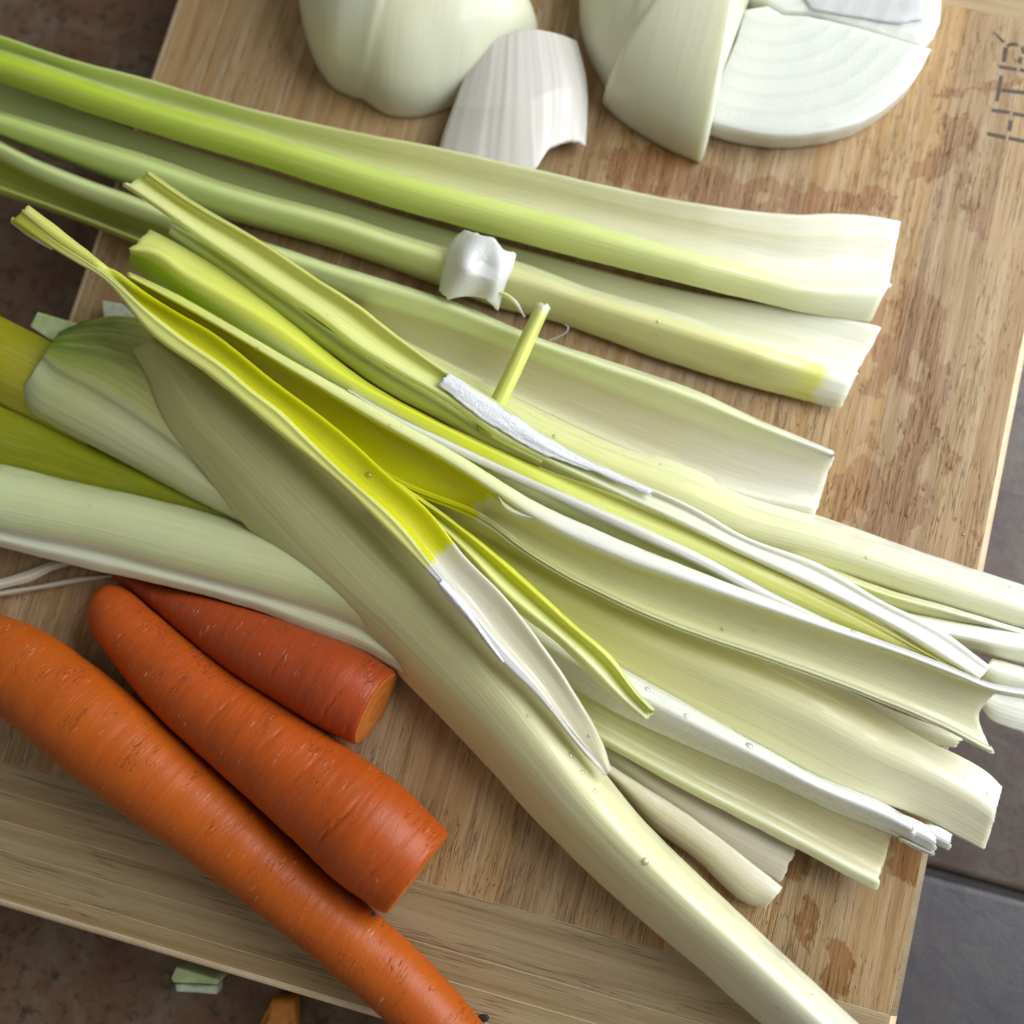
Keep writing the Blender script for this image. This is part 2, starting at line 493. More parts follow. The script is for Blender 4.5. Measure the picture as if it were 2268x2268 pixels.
def carrot_mat(name, base, dark):
    base = (base[0] * .72, base[1] * .56, base[2] * .8); dark = tuple(c * .85 for c in dark); k = NT(name)
    uvc = k.new('ShaderNodeUVMap', uv_map='cm').outputs[0]   # x around, y along (cm)
    a = k.noise(uvc, 0.9, 4, 0.6)
    t1 = k.noise(k.mapping(uvc, (0.7, 3.4, 1)), 1.0, 4, 0.55, 0.4)
    crack = k.noise(k.mapping(uvc, (1.5, 9.0, 1), (3, 1, 0)), 1.0, 2, 0.5, 0.3)
    area = smooth(k, k.noise(uvc, 1.15, 2), 0.54, 0.64)
    cm = k.math('MULTIPLY', smooth(k, k.math('ABSOLUTE', k.math('SUBTRACT', crack, 0.5)), 0.018, 0.0), area)
    scr = k.noise(k.mapping(uvc, (2.6, 17.0, 1), (9, 4, 0), (0, 0, 0.1)), 1.0, 2, 0.5)
    area2 = smooth(k, k.noise(k.mapping(uvc, (1.6, 2.4, 1), (7, 7, 0)), 1.0, 2), 0.56, 0.66)
    sm = k.math('MULTIPLY', smooth(k, scr, 0.60, 0.68), area2)
    col = k.ramp(a, [(0.3, dark), (0.55, base), (0.75, tuple(min(1, c * 1.12) for c in base))])
    col = k.mix(k.math('MULTIPLY', smooth(k, t1, 0.45, 0.75), 0.35), col, tuple(c * 1.12 for c in base))
    col = k.mix(k.math('MULTIPLY', cm, 0.55), col, (0.16, 0.04, 0.012))
    col = k.mix(k.math('MULTIPLY', sm, 0.55), col, (0.78, 0.42, 0.22))
    k.L(col, k.b.inputs['Base Color'])
    k.b.inputs['Roughness'].default_value = 0.42
    k.b.inputs['Specular IOR Level'].default_value = 0.36
    k.b.inputs['Subsurface Weight'].default_value = 0.35
    k.b.inputs['Subsurface Radius'].default_value = (1.0, 0.35, 0.08)
    k.b.inputs['Subsurface Scale'].default_value = 0.002
    fine = k.noise(uvc, 14.0, 3, 0.6)
    h = k.math('ADD', k.math('MULTIPLY', t1, 0.45), k.math('MULTIPLY', fine, 0.10))
    h = k.math('SUBTRACT', h, k.math('MULTIPLY', cm, 0.55))
    h = k.math('ADD', h, k.math('MULTIPLY', sm, 0.25))
    k.L(k.bump(h, 0.6, 0.0012), k.b.inputs['Normal'])
    return k.m

def carrot_cut_mat():
    k = NT('carrot_cut_face')
    uv = k.new('ShaderNodeUVMap', uv_map='frac').outputs[0]
    sep = k.new('ShaderNodeSeparateXYZ'); k.L(uv, sep.inputs[0])
    col = k.ramp(sep.outputs[0], [(0.0, (0.56, 0.175, 0.022)), (0.40, (0.52, 0.145, 0.018)), (0.46, (0.60, 0.20, 0.03)), (0.9, (0.50, 0.125, 0.016)), (1.0, (0.58, 0.18, 0.03))])
    k.L(col, k.b.inputs['Base Color'])
    k.b.inputs['Roughness'].default_value = 0.45
    k.b.inputs['Subsurface Weight'].default_value = 0.3; k.b.inputs['Subsurface Scale'].default_value = 0.002
    k.b.inputs['Subsurface Radius'].default_value = (1.0, 0.4, 0.1)
    pos = k.mapping(k.new('ShaderNodeNewGeometry').outputs['Position'], (100, 100, 100))
    k.L(k.bump(k.noise(pos, 12, 3), 0.4, 0.0006), k.b.inputs['Normal'])
    return k.m

def onion_mat(name, kind):
    k = NT(name)
    pos = k.mapping(k.new('ShaderNodeNewGeometry').outputs['Position'], (100, 100, 100))
    big = k.noise(pos, 0.5, 3)
    if kind == 'skin':
        col = k.ramp(big, [(0.3, (0.70, 0.72, 0.57)), (0.5, (0.75, 0.75, 0.58)), (0.7, (0.78, 0.76, 0.54))])
        v = k.noise(k.mapping(pos, (5.0, 0.3, 0.3), rot=(0, 0, -0.25)), 1.0, 3, 0.5)
        col = k.mix(k.math('MULTIPLY', smooth(k, v, 0.5, 0.7), 0.16), col, (0.64, 0.65, 0.46))
        h = k.math('ADD', v, k.math('MULTIPLY', k.noise(pos, 9.0, 3), 0.25)); bs = 0.18
        rough = 0.34
    elif kind == 'ring':
        c = P(1720, -60, 0.9)
        mp = k.mapping(pos, (1, 1, 0), (-c[0], -c[1], 0))
        ln = k.new('ShaderNodeVectorMath', operation='LENGTH'); k.L(mp, ln.inputs[0])
        rad = k.math('ADD', ln.outputs['Value'], k.math('MULTIPLY', k.noise(pos, 0.7, 2), 0.22))
        w = k.math('SINE', k.math('MULTIPLY', rad, 11.5))
        fine = k.noise(pos, 14.0, 4, 0.7)
        col = k.mix(k.math('MULTIPLY', smooth(k, w, 0.35, 1.0), 0.30), (0.72, 0.74, 0.68), (0.58, 0.61, 0.50))
        col = k.mix(k.math('MULTIPLY', smooth(k, fine, 0.45, 0.7), 0.30), col, (0.80, 0.82, 0.79))
        h = k.math('ADD', k.math('MULTIPLY', fine, 0.8), k.math('MULTIPLY', w, 0.12)); bs = 0.5
        rough = 0.22
    else:
        col = k.ramp(big, [(0.35, (0.78, 0.79, 0.70)), (0.6, (0.84, 0.85, 0.80))])
        h = k.noise(pos, 10.0, 4, 0.7); bs = 0.35
        rough = 0.28
    k.L(col, k.b.inputs['Base Color'])
    k.b.inputs['Roughness'].default_value = rough
    k.b.inputs['Subsurface Weight'].default_value = 0.75
    k.b.inputs['Subsurface Radius'].default_value = (1.0, 1.0, 0.8)
    k.b.inputs['Subsurface Scale'].default_value = 0.006
    k.b.inputs['Coat Weight'].default_value = 0.2
    k.L(k.bump(h, bs, 0.0008), k.b.inputs['Normal'])
    return k.m

# ------------------------------------------------------------------ counter
CZ = -2.6
counter = empty('countertop', (0, 0, CZ)); tag(counter, 'dark brown mottled stone tile countertop under the board', kind='structure')
mc = counter_mat(); ms = counter_mat('slate_grey_tile', 0.97); mh = counter_mat('grey_brown_tile', 0.6)
j0 = P(2070, 1932, CZ)[1]
def rbox(name, x0, x1, y0, y1, z0, z1, mat, parent, bev=0.15, seg=3):
    bm = bmesh.new()
    bmesh.ops.create_cube(bm, size=1)
    for v in bm.verts:
        v.co = Vector(((x0 if v.co.x < 0 else x1) * S, (y0 if v.co.y < 0 else y1) * S, (z0 if v.co.z < 0 else z1) * S))
    bmesh.ops.bevel(bm, geom=[e for e in bm.edges if all(v.co.z > (z0 + z1) / 2 * S for v in e.verts)], offset=bev * S, segments=seg, affect='EDGES', profile=0.5)
    me = bpy.data.meshes.new(name); bm.to_mesh(me); bm.free()
    me.polygons.foreach_set('use_smooth', [True] * len(me.polygons))
    return link(name, me, mat, parent)
for (x0, x1, y0, y1, mt_) in ((-88, -42.2, j0 - 46, j0 - .1, mc), (-42, 4, j0 - 46, j0 - .1, mc), (4.2, 50, j0 - 46, j0 - .1, ms),
                             (-88, -42.2, j0 + .1, j0 + 46, mc), (-42, 4, j0 + .1, j0 + 46, mc), (4.2, 50, j0 + .1, j0 + 46, mh)):
    rbox('stone_tile', x0, x1, y0, y1, CZ - 1.0, CZ, mt_, counter, 0.22, 4)
rbox('grout', -88, 50, j0 - 46, j0 + 46, CZ - 1.2, CZ - 0.28, plainmat('grout', (0.05, 0.045, 0.042), 0.8, 0.0, 20), counter, 0.05, 1)

# ------------------------------------------------------------------ cutting board
BX0, BX1, BY0, BY1 = -16.2, 10.85, -9.92, 25.6
JB, JT = -6.28, 21.85
TH = 2.2
board = empty('cutting_board', (0, 0, -TH))
tag(board, 'worn rectangular bamboo cutting board with wet patches and branded letters near its edge', 'cutting board')
bmy = board_mat('bamboo_lengthwise', 'y'); bmx = board_mat('bamboo_crosswise', 'x')
m_edge = plainmat('bamboo_edge_highlight', (0.74, 0.58, 0.39), .5, 0.0, 14, .2, (0.66, 0.49, 0.31))  # paler tone paints the lit highlight onto the rounded edges
def plank(x0, x1, y0, y1, mat, sides, corners=()):
    g = 0.0015
    bm = bmesh.new()
    bmesh.ops.create_cube(bm, size=1)
    a0 = x0 if 'l' in sides else x0 + g; a1 = x1 if 'r' in sides else x1 - g
    b0 = y0 if 'b' in sides else y0 + g; b1 = y1 if 't' in sides else y1 - g
    for v in bm.verts:
        v.co = Vector(((a0 if v.co.x < 0 else a1), (b0 if v.co.y < 0 else b1), (-TH if v.co.z < 0 else 0.0)))
    def top(e, ax, val):
        return all(abs(v.co[ax] - val) < 1e-4 for v in e.verts)
    vert = []
    for e in bm.edges:
        if abs(e.verts[0].co.z - e.verts[1].co.z) > 0.1:
            x, y = e.verts[0].co.x, e.verts[0].co.y
            if ('r' in sides and 'b' in sides and abs(x - a1) < 1e-3 and abs(y - b0) < 1e-3) or \
               ('l' in sides and 'b' in sides and abs(x - a0) < 1e-3 and abs(y - b0) < 1e-3) or \
               ('r' in sides and 't' in sides and abs(x - a1) < 1e-3 and abs(y - b1) < 1e-3) or \
               ('l' in sides and 't' in sides and abs(x - a0) < 1e-3 and abs(y - b1) < 1e-3):
                vert.append(e)
    if vert:
        bmesh.ops.bevel(bm, geom=vert, offset=0.6, segments=8, affect='EDGES', profile=0.5)
    outer, inner = [], []
    for e in bm.edges:
        za = [v.co.z for v in e.verts]
        if min(za) < -1e-4: continue
        c = (e.verts[0].co + e.verts[1].co) / 2
        if len(e.link_faces) < 2: continue
        nb = [f for f in e.link_faces if abs(f.normal.z) < 0.5]
        if not nb:
            continue
        n = nb[0].normal
        is_out = ('r' in sides and n.x > 0.3) or ('l' in sides and n.x < -0.3) or ('b' in sides and n.y < -0.3) or ('t' in sides and n.y > 0.3)
        (outer if is_out else inner).append(e)
    bm.normal_update()
    if outer:
        bmesh.ops.bevel(bm, geom=outer, offset=0.36, segments=6, affect='EDGES', profile=0.5)
    ie = [e for e in bm.edges if all(abs(v.co.z) < 1e-4 for v in e.verts) and any(abs(f.normal.z) < 0.5 for f in e.link_faces)]
    if ie:
        bmesh.ops.bevel(bm, geom=ie, offset=0.006, segments=1, affect='EDGES')
    bm.normal_update()
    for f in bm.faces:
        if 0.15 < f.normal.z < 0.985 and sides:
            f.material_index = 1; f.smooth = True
    for v in bm.verts: v.co *= S
    me = bpy.data.meshes.new('bamboo_strip'); bm.to_mesh(me); bm.free()
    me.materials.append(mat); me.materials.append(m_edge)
    return link('bamboo_strip', me, None, board)
rs = random.Random(3)
x = BX0
first = True
while x < BX1 - 0.01:
    w = rs.uniform(1.5, 2.2)
    x2 = x + w
    if BX1 - x2 < 1.4: x2 = BX1
    y = JB
    while y < JT - 0.01:
        l = rs.uniform(16, 40); y2 = y + l
        if JT - y2 < 6: y2 = JT
        plank(x, x2, y, y2, bmy, ('l' if x == BX0 else '') + ('r' if x2 == BX1 else ''))
        y = y2
    x = x2
for (ya, yb, rows) in ((BY0, JB, 5), (JT, BY1, 5)):
    for r in range(rows):
        y0 = ya + (yb - ya) * r / rows; y1 = ya + (yb - ya) * (r + 1) / rows
        x = BX0
        while x < BX1 - 0.01:
            x2 = x + rs.uniform(9, 24)
            if BX1 - x2 < 4.0: x2 = BX1
            s = ('l' if x == BX0 else '') + ('r' if x2 == BX1 else '')
            if ya == BY0 and r == 0: s += 'b'
            if yb == BY1 and r == rows - 1: s += 't'
            plank(x, x2, y0, y1, bmx, s)
            x = x2
rbox('board_core', BX0 + 0.4, BX1 - 0.4, BY0 + 0.4, BY1 - 0.4, -TH + 0.02, -0.03, plainmat('board_core', (0.14, 0.085, 0.045), 0.7, 0.0), board, 0.01, 1)

# branded letters (stroke centre lines in zoomed pixels: x*0.1656+2068, y*0.1656+40)
mb = plainmat('burnt_brand', (0.075, 0.050, 0.034), 0.75, 0.0, 40, 0.3)
def strokes(label, lst):
    V = []; Fc = []
    for (xa, ya, xb, yb, w0, w1) in lst:
        a = P(xa * .1656 + 2068, ya * .1656 + 40, 0.003); b = P(xb * .1656 + 2068, yb * .1656 + 40, 0.003)
        d = b - a; ln = np.linalg.norm(d); d /= ln; nrm = np.array([-d[1], d[0], 0])
        k = 10; base = len(V)
        for i in range(k + 1):
            f = i / k; c = a + (b - a) * f; w = (w0 + (w1 - w0) * f) * 0.5 * .1656 / 82
            j1 = 1 + 0.18 * n3(f * 9 + xa, ya, 1); j2 = 1 + 0.18 * n3(f * 9 + xa, ya, 5)
            V.append(c + nrm * w * j1); V.append(c - nrm * w * j2)
        for i in range(k):
            q = base + 2 * i
            Fc.append((q, q + 1, q + 3, q + 2))
    me = mesh_from('branded_letter', V, Fc, False)
    o = link('branded_letter', me, mb, board); o['label'] = label
strokes('burnt stencil letter H', [(715, 1545, 965, 1600, 62, 62), (1000, 1605, 1300, 1665, 58, 58), (775, 1232, 1015, 1262, 58, 58), (1055, 1275, 1350, 1330, 58, 58), (1036, 1368, 1012, 1512, 60, 60)])
strokes('burnt stencil letter T', [(905, 770, 845, 1115, 58, 58), (905, 965, 1330, 1010, 62, 62)])
strokes('burnt stencil letter B', [(880, 648, 1112, 690, 58, 58), (1150, 690, 1400, 740, 58, 58), (965, 390, 938, 590, 66, 66), (975, 372, 1060, 345, 46, 60), (1060, 345, 1135, 365, 60, 46),
                                   (1185, 380, 1205, 480, 50, 50), (1170, 520, 1150, 610, 56, 56), (1215, 370, 1330, 360, 50, 56), (1400, 420, 1390, 640, 60, 60)])
strokes('burnt slanting stroke', [(800, 185, 940, 325, 14, 52)])

# ------------------------------------------------------------------ leek leaves
m_A1 = leafmat('leaf_green_pale_inside', [(0, (0.50, 0.60, 0.24)), (0.45, (0.56, 0.58, 0.30)), (0.75, (0.66, 0.64, 0.47)), (1, (0.82, 0.80, 0.72))],
               [(0, (0.50, 0.64, 0.12)), (0.3, (0.54, 0.66, 0.18)), (0.6, (0.66, 0.75, 0.30)), (0.85, (0.78, 0.82, 0.48)), (1, (0.84, 0.85, 0.70))], 0.56, 0.06, 0.45)
m_A2 = leafmat('leaf_grey_green', [(0, (0.44, 0.50, 0.24)), (0.45, (0.48, 0.52, 0.27)), (0.75, (0.64, 0.64, 0.44)), (1, (0.80, 0.79, 0.68))],
               [(0, (0.56, 0.70, 0.28)), (0.3, (0.62, 0.72, 0.36)), (0.5, (0.70, 0.76, 0.40)), (0.62, (0.76, 0.74, 0.44)), (0.93, (0.80, 0.79, 0.42)), (0.965, (0.76, 0.76, 0.26)), (0.975, (0.82, 0.82, 0.70)), (1, (0.82, 0.82, 0.72))], 0.54, 0.05, 0.42)
m_A3 = leafmat('leaf_pale_rim_shaded_inside', [(0, (0.60, 0.70, 0.36)), (0.5, (0.70, 0.77, 0.44)), (0.9, (0.76, 0.77, 0.54)), (1, (0.84, 0.84, 0.78))],
               [(0, (0.30, 0.34, 0.08)), (0.25, (0.36, 0.38, 0.13)), (0.5, (0.52, 0.50, 0.31)), (0.8, (0.62, 0.58, 0.44)), (1, (0.82, 0.80, 0.72))], 0.36, 0.08, 0.42)  # inside tones darkened to paint the channel's shade into the leaf colour

A1T = [(-60, 68), (0, 85), (124, 128), (315, 178), (513, 236), (740, 288), (972, 331), (1179, 377), (1468, 441), (1640, 467), (1779, 478), (1850, 476), (1920, 480), (1994, 491)]
A1R = [(-60, 100), (0, 116), (290, 211), (538, 282), (740, 344), (988, 414), (1278, 489), (1468, 542), (1634, 584), (1779, 622), (1971, 627)]
A1B = [(-60, 165), (0, 182), (166, 240), (373, 306), (580, 368), (800, 439), (988, 493), (1237, 559), (1468, 617), (1634, 658), (1799, 696), (1928, 716)]
sh = lambda p, dx, dy: [(a + dx, b + dy) for a, b in p]
leaf('leek_leaf', 'topmost long green leek leaf, split open along its length, lying nearest the onions',
     dict(T=A1T, R=A1R, R2=sh(A1R, 0, -8), B=A1B),
     [('T', [(0, 1.3), (.8, 1.1), (1, .65)]), (('T', 'R2', .3), [(0, 1.2), (.8, .98), (1, .55)]), (('T', 'R2', .75), [(0, 1.02), (.8, .75), (1, .4)]), ('R2', [(0, .98), (.8, .75), (1, .5)]), ('R', [(0, 1.65), (.8, 1.4), (1, .8)]),
      (('R', 'B', .3), [(0, 1.85), (.8, 1.55), (1, .85)]), (('R', 'B', .68), [(0, 1.7), (.8, 1.35), (1, .6)]), ('B', [(0, 1.15), (.8, .95), (1, .2)])],
     m_A1, rag1=0.05, seed=1.3)

A2T = [(-60, 165), (0, 184), (166, 246), (373, 318), (580, 384), (800, 456), (988, 511), (1237, 577), (1468, 636), (1634, 668), (1729, 680), (1952, 725)]
A2R = [(-60, 232), (0, 248), (166, 298), (331, 348), (497, 406), (740, 474), (988, 551), (1142, 583), (1320, 646), (1468, 687), (1634, 740), (1820, 798), (1900, 824)]
A2B = [(-60, 285), (0, 306), (124, 352), (269, 406), (497, 484), (740, 551), (972, 634), (1109, 683), (1220, 710), (1468, 798), (1675, 860), (1861, 906)]
leaf('leek_leaf', 'second long green leek leaf, carrying the white scrap, its right half pale yellow',
     dict(T=A2T, R=A2R, R2=sh(A2R, 0, -7), B=A2B),
     [('T', [(0, .45), (.85, .38), (1, .3)]), (('T', 'R2', .5), [(0, .40), (.85, .32), (1, .22)]), ('R2', [(0, .35), (1, .3)]), ('R', [(0, 1.1), (.85, 1.0), (1, .7)]), (('R', 'B', .3), [(0, 1.3), (.9, 1.15), (1, .75)]), (('R', 'B', .7), [(0, 1.1), (1, .6)]), ('B', .25)],
     m_A2, rag1=0.05, seed=5.1)

leaf('leek_leaf', 'third pale leek leaf, wide and open, under the small stick, square cut at right',
     dict(T=[(-60, 285), (0, 312), (65, 345), (155, 383), (233, 411), (285, 430), (365, 462), (580, 534), (800, 604), (988, 662), (1195, 748), (1320, 790), (1540, 864), (1675, 926), (1849, 999)],
          Cc=[(-60, 312), (0, 342), (65, 376), (155, 416), (248, 452), (365, 494), (580, 575), (800, 648), (988, 705), (1175, 777), (1320, 832), (1540, 915), (1675, 965), (1842, 1020)],
          B=[(-60, 412), (0, 431), (265, 526), (365, 568), (580, 660), (800, 760), (918, 810), (1129, 900), (1361, 1010), (1654, 1120), (1803, 1145)]),
     [('T', .75), (('T', 'Cc', .4), 1.15), ('Cc', [(0, 1.05), (1, .85)]), (('Cc', 'B', .35), .42), (('Cc', 'B', .7), .2), (('Cc', 'B', .84), .7), ('B', .5)],
     m_A3, rag1=0.06, seed=9.4)

m_D = leafmat('leek_white_shaft', [(0, (0.68, 0.70, 0.40)), (0.35, (0.72, 0.73, 0.42)), (0.6, (0.82, 0.82, 0.66)), (1, (0.87, 0.87, 0.84))],
              [(0, (0.64, 0.67, 0.34)), (0.4, (0.72, 0.72, 0.40)), (1, (0.83, 0.82, 0.70))], .4, .3, 0.34)
m_end = leafmat('leek_end_white', [(0, (0.80, 0.80, 0.66)), (1, (0.86, 0.86, 0.80))])
leaf('leek_stalk', 'long pale leek stalk reaching the right edge, just below the square cut leaf',
     dict(T=[(800, 690), (880, 745), (918, 765), (1129, 868), (1361, 976), (1540, 1038), (1654, 1092), (1805, 1139), (2048, 1224), (2268, 1295), (2360, 1324)],
          B=[(760, 780), (860, 850), (1000, 935), (1195, 1050), (1361, 1120), (1540, 1195), (1634, 1230), (1841, 1275), (2039, 1334), (2268, 1402), (2360, 1430)]),
     [('T', .45), (('T', 'B', .12), .95), (('T', 'B', .35), 1.42), (('T', 'B', .6), 1.40), (('T', 'B', .85), 1.15), ('B', .9)],
     m_D, th=.16, cat='leek stalk', seed=12.0)
leaf('leek_leaf', 'thin pale leek sliver with a bright rim, just under the long stalk at right',
     dict(T=[(1760, 1232), (1850, 1262), (1945, 1298), (2100, 1343), (2200, 1374), (2268, 1397), (2360, 1428)],
          B=[(1780, 1300), (1880, 1330), (2018, 1370), (2160, 1400), (2268, 1425), (2360, 1450)]),
     [('T', 1.15), (('T', 'B', .25), 1.5), (('T', 'B', .5), 1.3), ('B', .95)], m_D, seed=14.0, N=60)
leaf('leek_stalk', 'short pale leek end leaving the picture at the right, two below the long stalk',
     dict(T=[(1850, 1310), (1950, 1340), (2037, 1362), (2150, 1382), (2268, 1396), (2360, 1402)],
          B=[(1850, 1400), (2000, 1412), (2100, 1432), (2164, 1447), (2226, 1468), (2268, 1478), (2360, 1496)]),
     [('T', 1.2), (('T', 'B', .2), 1.62), (('T', 'B', .5), 1.72), (('T', 'B', .8), 1.4), ('B', 1.0)], m_end, cat='leek stalk', seed=15.0, N=60)
leaf('leek_leaf', 'small square ended white leek piece tucked behind the curling tip at the right edge',
     dict(T=[(2196, 1458), (2226, 1465), (2268, 1478), (2360, 1500)], B=[(2172, 1508), (2200, 1530), (2268, 1545), (2360, 1560)]),
     [('T', 1.3), (('T', 'B', .3), 1.7), (('T', 'B', .7), 1.6), ('B', 1.3)], m_end, seed=16.0, N=40, rag0=.05)
leaf('leek_leaf', 'pale leek end beyond the torn tip, hanging past the board at the right edge',
     dict(T=[(2100, 1480), (2170, 1512), (2268, 1532), (2360, 1545)], B=[(2090, 1500), (2175, 1568), (2188, 1585), (2268, 1622), (2360, 1660)]),
     [('T', 1.2), (('T', 'B', .35), 1.28), (('T', 'B', .7), 1.26), ('B', 1.15)], m_end, seed=17.0, N=50)

m_K1 = leafmat('leaf_cream_wide', [(0, (0.60, 0.60, 0.18)), (0.35, (0.64, 0.63, 0.22)), (0.6, (0.72, 0.68, 0.35)), (0.8, (0.74, 0.69, 0.48)), (1, (0.84, 0.82, 0.70))],
               [(0, (0.62, 0.64, 0.24)), (0.4, (0.72, 0.70, 0.38)), (1, (0.82, 0.79, 0.66))], .35, .3, 0.36)
leaf('leek_leaf', 'broad cream leek leaf with rounded cut end hanging over the board edge at lower right',
     dict(T=[(900, 1085), (990, 1120), (1080, 1160), (1200, 1215), (1361, 1310), (1540, 1385), (1716, 1455), (1880, 1535), (1965, 1588), (2064, 1646), (2118, 1671), (2193, 1716), (2222, 1745)],
          B=[(960, 1230), (1080, 1330), (1200, 1400), (1340, 1465), (1468, 1540), (1634, 1625), (1758, 1690), (1882, 1755), (2006, 1795), (2180, 1882)]),
     [('T', 1.1), (('T', 'B', .18), 1.42), (('T', 'B', .42), 1.55), (('T', 'B', .68), 1.35), (('T', 'B', .86), 1.18), ('B', 1.05)], m_K1, th=.15, rag1=.05, seed=19.0, ragf=5)
leaf('leek_leaf', 'thin greyish leek flap showing between the torn leaf and the broad cream leaf',
     dict(T=[(1780, 1480), (1911, 1545), (2020, 1590), (2140, 1632)], B=[(1800, 1540), (1920, 1600), (2030, 1645), (2118, 1656)]),
     [('T', 1.0), (('T', 'B', .5), 1.06), ('B', .95)], leafmat('leaf_thin_grey', [(0, (0.62, 0.60, 0.42)), (1, (0.70, 0.68, 0.52))]), th=.08, rag1=.1, N=50, seed=20.0)

m_K4 = leafmat('leaf_thin_beige', [(0, (0.62, 0.60, 0.40)), (0.5, (0.68, 0.62, 0.47)), (1, (0.72, 0.66, 0.55))], rough=.42)
leaf('leek_leaf', 'flat beige leek flap with a torn end, lying on the board at lower right',
     dict(T=[(1180, 1500), (1300, 1600), (1500, 1735), (1660, 1820), (1774, 1872)], B=[(1200, 1600), (1350, 1700), (1468, 1790), (1640, 1905), (1735, 1958)]),
     [('T', .35), (('T', 'B', .4), .42), ('B', .28)], m_K4, th=.09, rag1=.18, seed=22.0)
leaf('leek_leaf', 'beige leek flap with a rounded end, lying beside the longest leek at lower right',
     dict(T=[(1230, 1600), (1360, 1700), (1500, 1790), (1600, 1862), (1680, 1925), (1735, 1968)],
          B=[(1240, 1650), (1290, 1690), (1353, 1740), (1444, 1832), (1551, 1911), (1605, 1965), (1645, 1998), (1695, 2014)]),
     [('T', .55), (('T', 'B', .4), .62), (('T', 'B', .8), .45), ('B', .25)], m_K4, th=.09, rag1=.05, seed=23.0)
m_K3 = leafmat('leaf_beige_inside_white_rim', [(0, (0.56, 0.58, 0.26)), (0.5, (0.62, 0.60, 0.36)), (1, (0.66, 0.60, 0.42))],
               [(0, (0.70, 0.72, 0.40)), (1, (0.78, 0.78, 0.60))], .68, .12, 0.33)
leaf('leek_leaf', 'open leek leaf with beige inside and wet torn tip, below the shiny white stalk',
     dict(T=[(1030, 1370), (1160, 1450), (1320, 1535), (1468, 1610), (1634, 1685), (1716, 1720), (1841, 1785), (1977, 1850)],
          B=[(1040, 1440), (1130, 1520), (1240, 1596), (1332, 1648), (1468, 1724), (1634, 1812), (1799, 1898), (1882, 1944), (1944, 1975)]),
     [('T', .9), (('T', 'B', .3), .72), (('T', 'B', .66), .74), (('T', 'B', .84), [(0, .95), (1, .92)]), ('B', .74)], m_K3, th=.12, rag1=.12, seed=25.0)
m_K2 = leafmat('leek_shiny_white', [(0, (0.74, 0.75, 0.50)), (0.3, (0.84, 0.84, 0.76)), (1, (0.88, 0.88, 0.87))], rough=.24, streak=.45, bumps=1.6)
K2o = leaf('leek_stalk', 'shiny wet white leek stalk with a frayed end near the lower right board corner',
     dict(T=[(1000, 1245), (1090, 1310), (1200, 1385), (1361, 1468), (1468, 1526), (1634, 1621), (1799, 1712), (1965, 1783), (2023, 1818)],
          B=[(1000, 1330), (1080, 1400), (1200, 1480), (1320, 1555), (1468, 1628), (1634, 1700), (1716, 1735), (1841, 1795), (2026, 1868)]),
     [('T', 1.05), (('T', 'B', .14), 1.5), (('T', 'B', .38), 1.72), (('T', 'B', .66), 1.5), (('T', 'B', .88), 1.1), ('B', .9)], m_K2, th=.15, cat='leek stalk', rag1=.1, seed=27.0)
fr = [((1980, 1797), (2038, 1820), (2080, 1846), (1972, 1840), (2030, 1866), (2074, 1888), 1.30),
      ((2036, 1822), (2078, 1832), (2112, 1850), (2030, 1846), (2068, 1868), (2106, 1887), 1.22),
      ((1995, 1850), (2034, 1868), (2074, 1889), (1992, 1862), (2030, 1882), (2070, 1898), 1.05)]
for i, f in enumerate(fr):
    leaf('frayed_end', None, dict(T=list(f[:3]), B=list(f[3:6])), [('T', f[6]), (('T', 'B', .5), f[6] + .12), ('B', f[6] - .1)], m_K2, th=.07, N=24, span=10,
         parent=K2o, rag1=.12, seed=30.0 + i, jit=.015, wob=.02, ragf=16)

m_B2 = leafmat('leaf_yellow_top_green_side', [(0, (0.80, 0.86, 0.34)), (0.2, (0.80, 0.86, 0.22)), (0.33, (0.68, 0.72, 0.11)), (0.5, (0.70, 0.74, 0.20)), (0.6, (0.70, 0.72, 0.30)), (1, (0.80, 0.78, 0.32))],
               [(0, (0.38, 0.56, 0.05)), (0.08, (0.42, 0.60, 0.08)), (0.20, (0.76, 0.86, 0.46)), (0.5, (0.80, 0.86, 0.54)), (1, (0.74, 0.74, 0.24))], .52, .12, 0.33)
leaf('leek_stalk', 'thick yellow and green leek heart with a jagged cut end at upper left',
     dict(T=[(327, 505), (389, 536), (580, 663), (704, 762), (790, 830), (885, 888), (1030, 960), (1200, 1035), (1400, 1110), (1600, 1195), (1808, 1300), (1960, 1385), (2100, 1470), (2168, 1503)],
          R=[(284, 549), (332, 553), (414, 605), (498, 652), (623, 726), (747, 818), (955, 930), (1134, 1018), (1320, 1110), (1540, 1206), (1720, 1290), (1870, 1362), (2000, 1428), (2150, 1502)],
          B=[(282, 582), (414, 688), (500, 740), (620, 815), (760, 895), (906, 985), (1100, 1090), (1300, 1180), (1540, 1290), (1720, 1360), (1900, 1420), (2130, 1508)]),
     [('T', 2.0), (('T', 'R', .35), 2.16), (('T', 'R', .8), [(0, 2.3), (.5, 2.4), (.8, 2.2), (1, 2.0)]), ('R', [(0, 2.36), (.25, 2.42), (.5, 2.45), (.75, 2.25), (1, 2.0)]), (('R', 'B', .3), [(0, 2.15), (.2, 2.4), (.5, 2.5), (.75, 2.2), (1, 1.95)]), (('R', 'B', .65), [(0, 1.8), (.2, 2.2), (.5, 2.32), (.75, 2.0), (1, 1.8)]), ('B', [(0, 1.3), (.3, 1.8), (.6, 1.9), (1, 1.5)])], m_B2, th=.15, rag0=.16, seed=33.0, N=190)
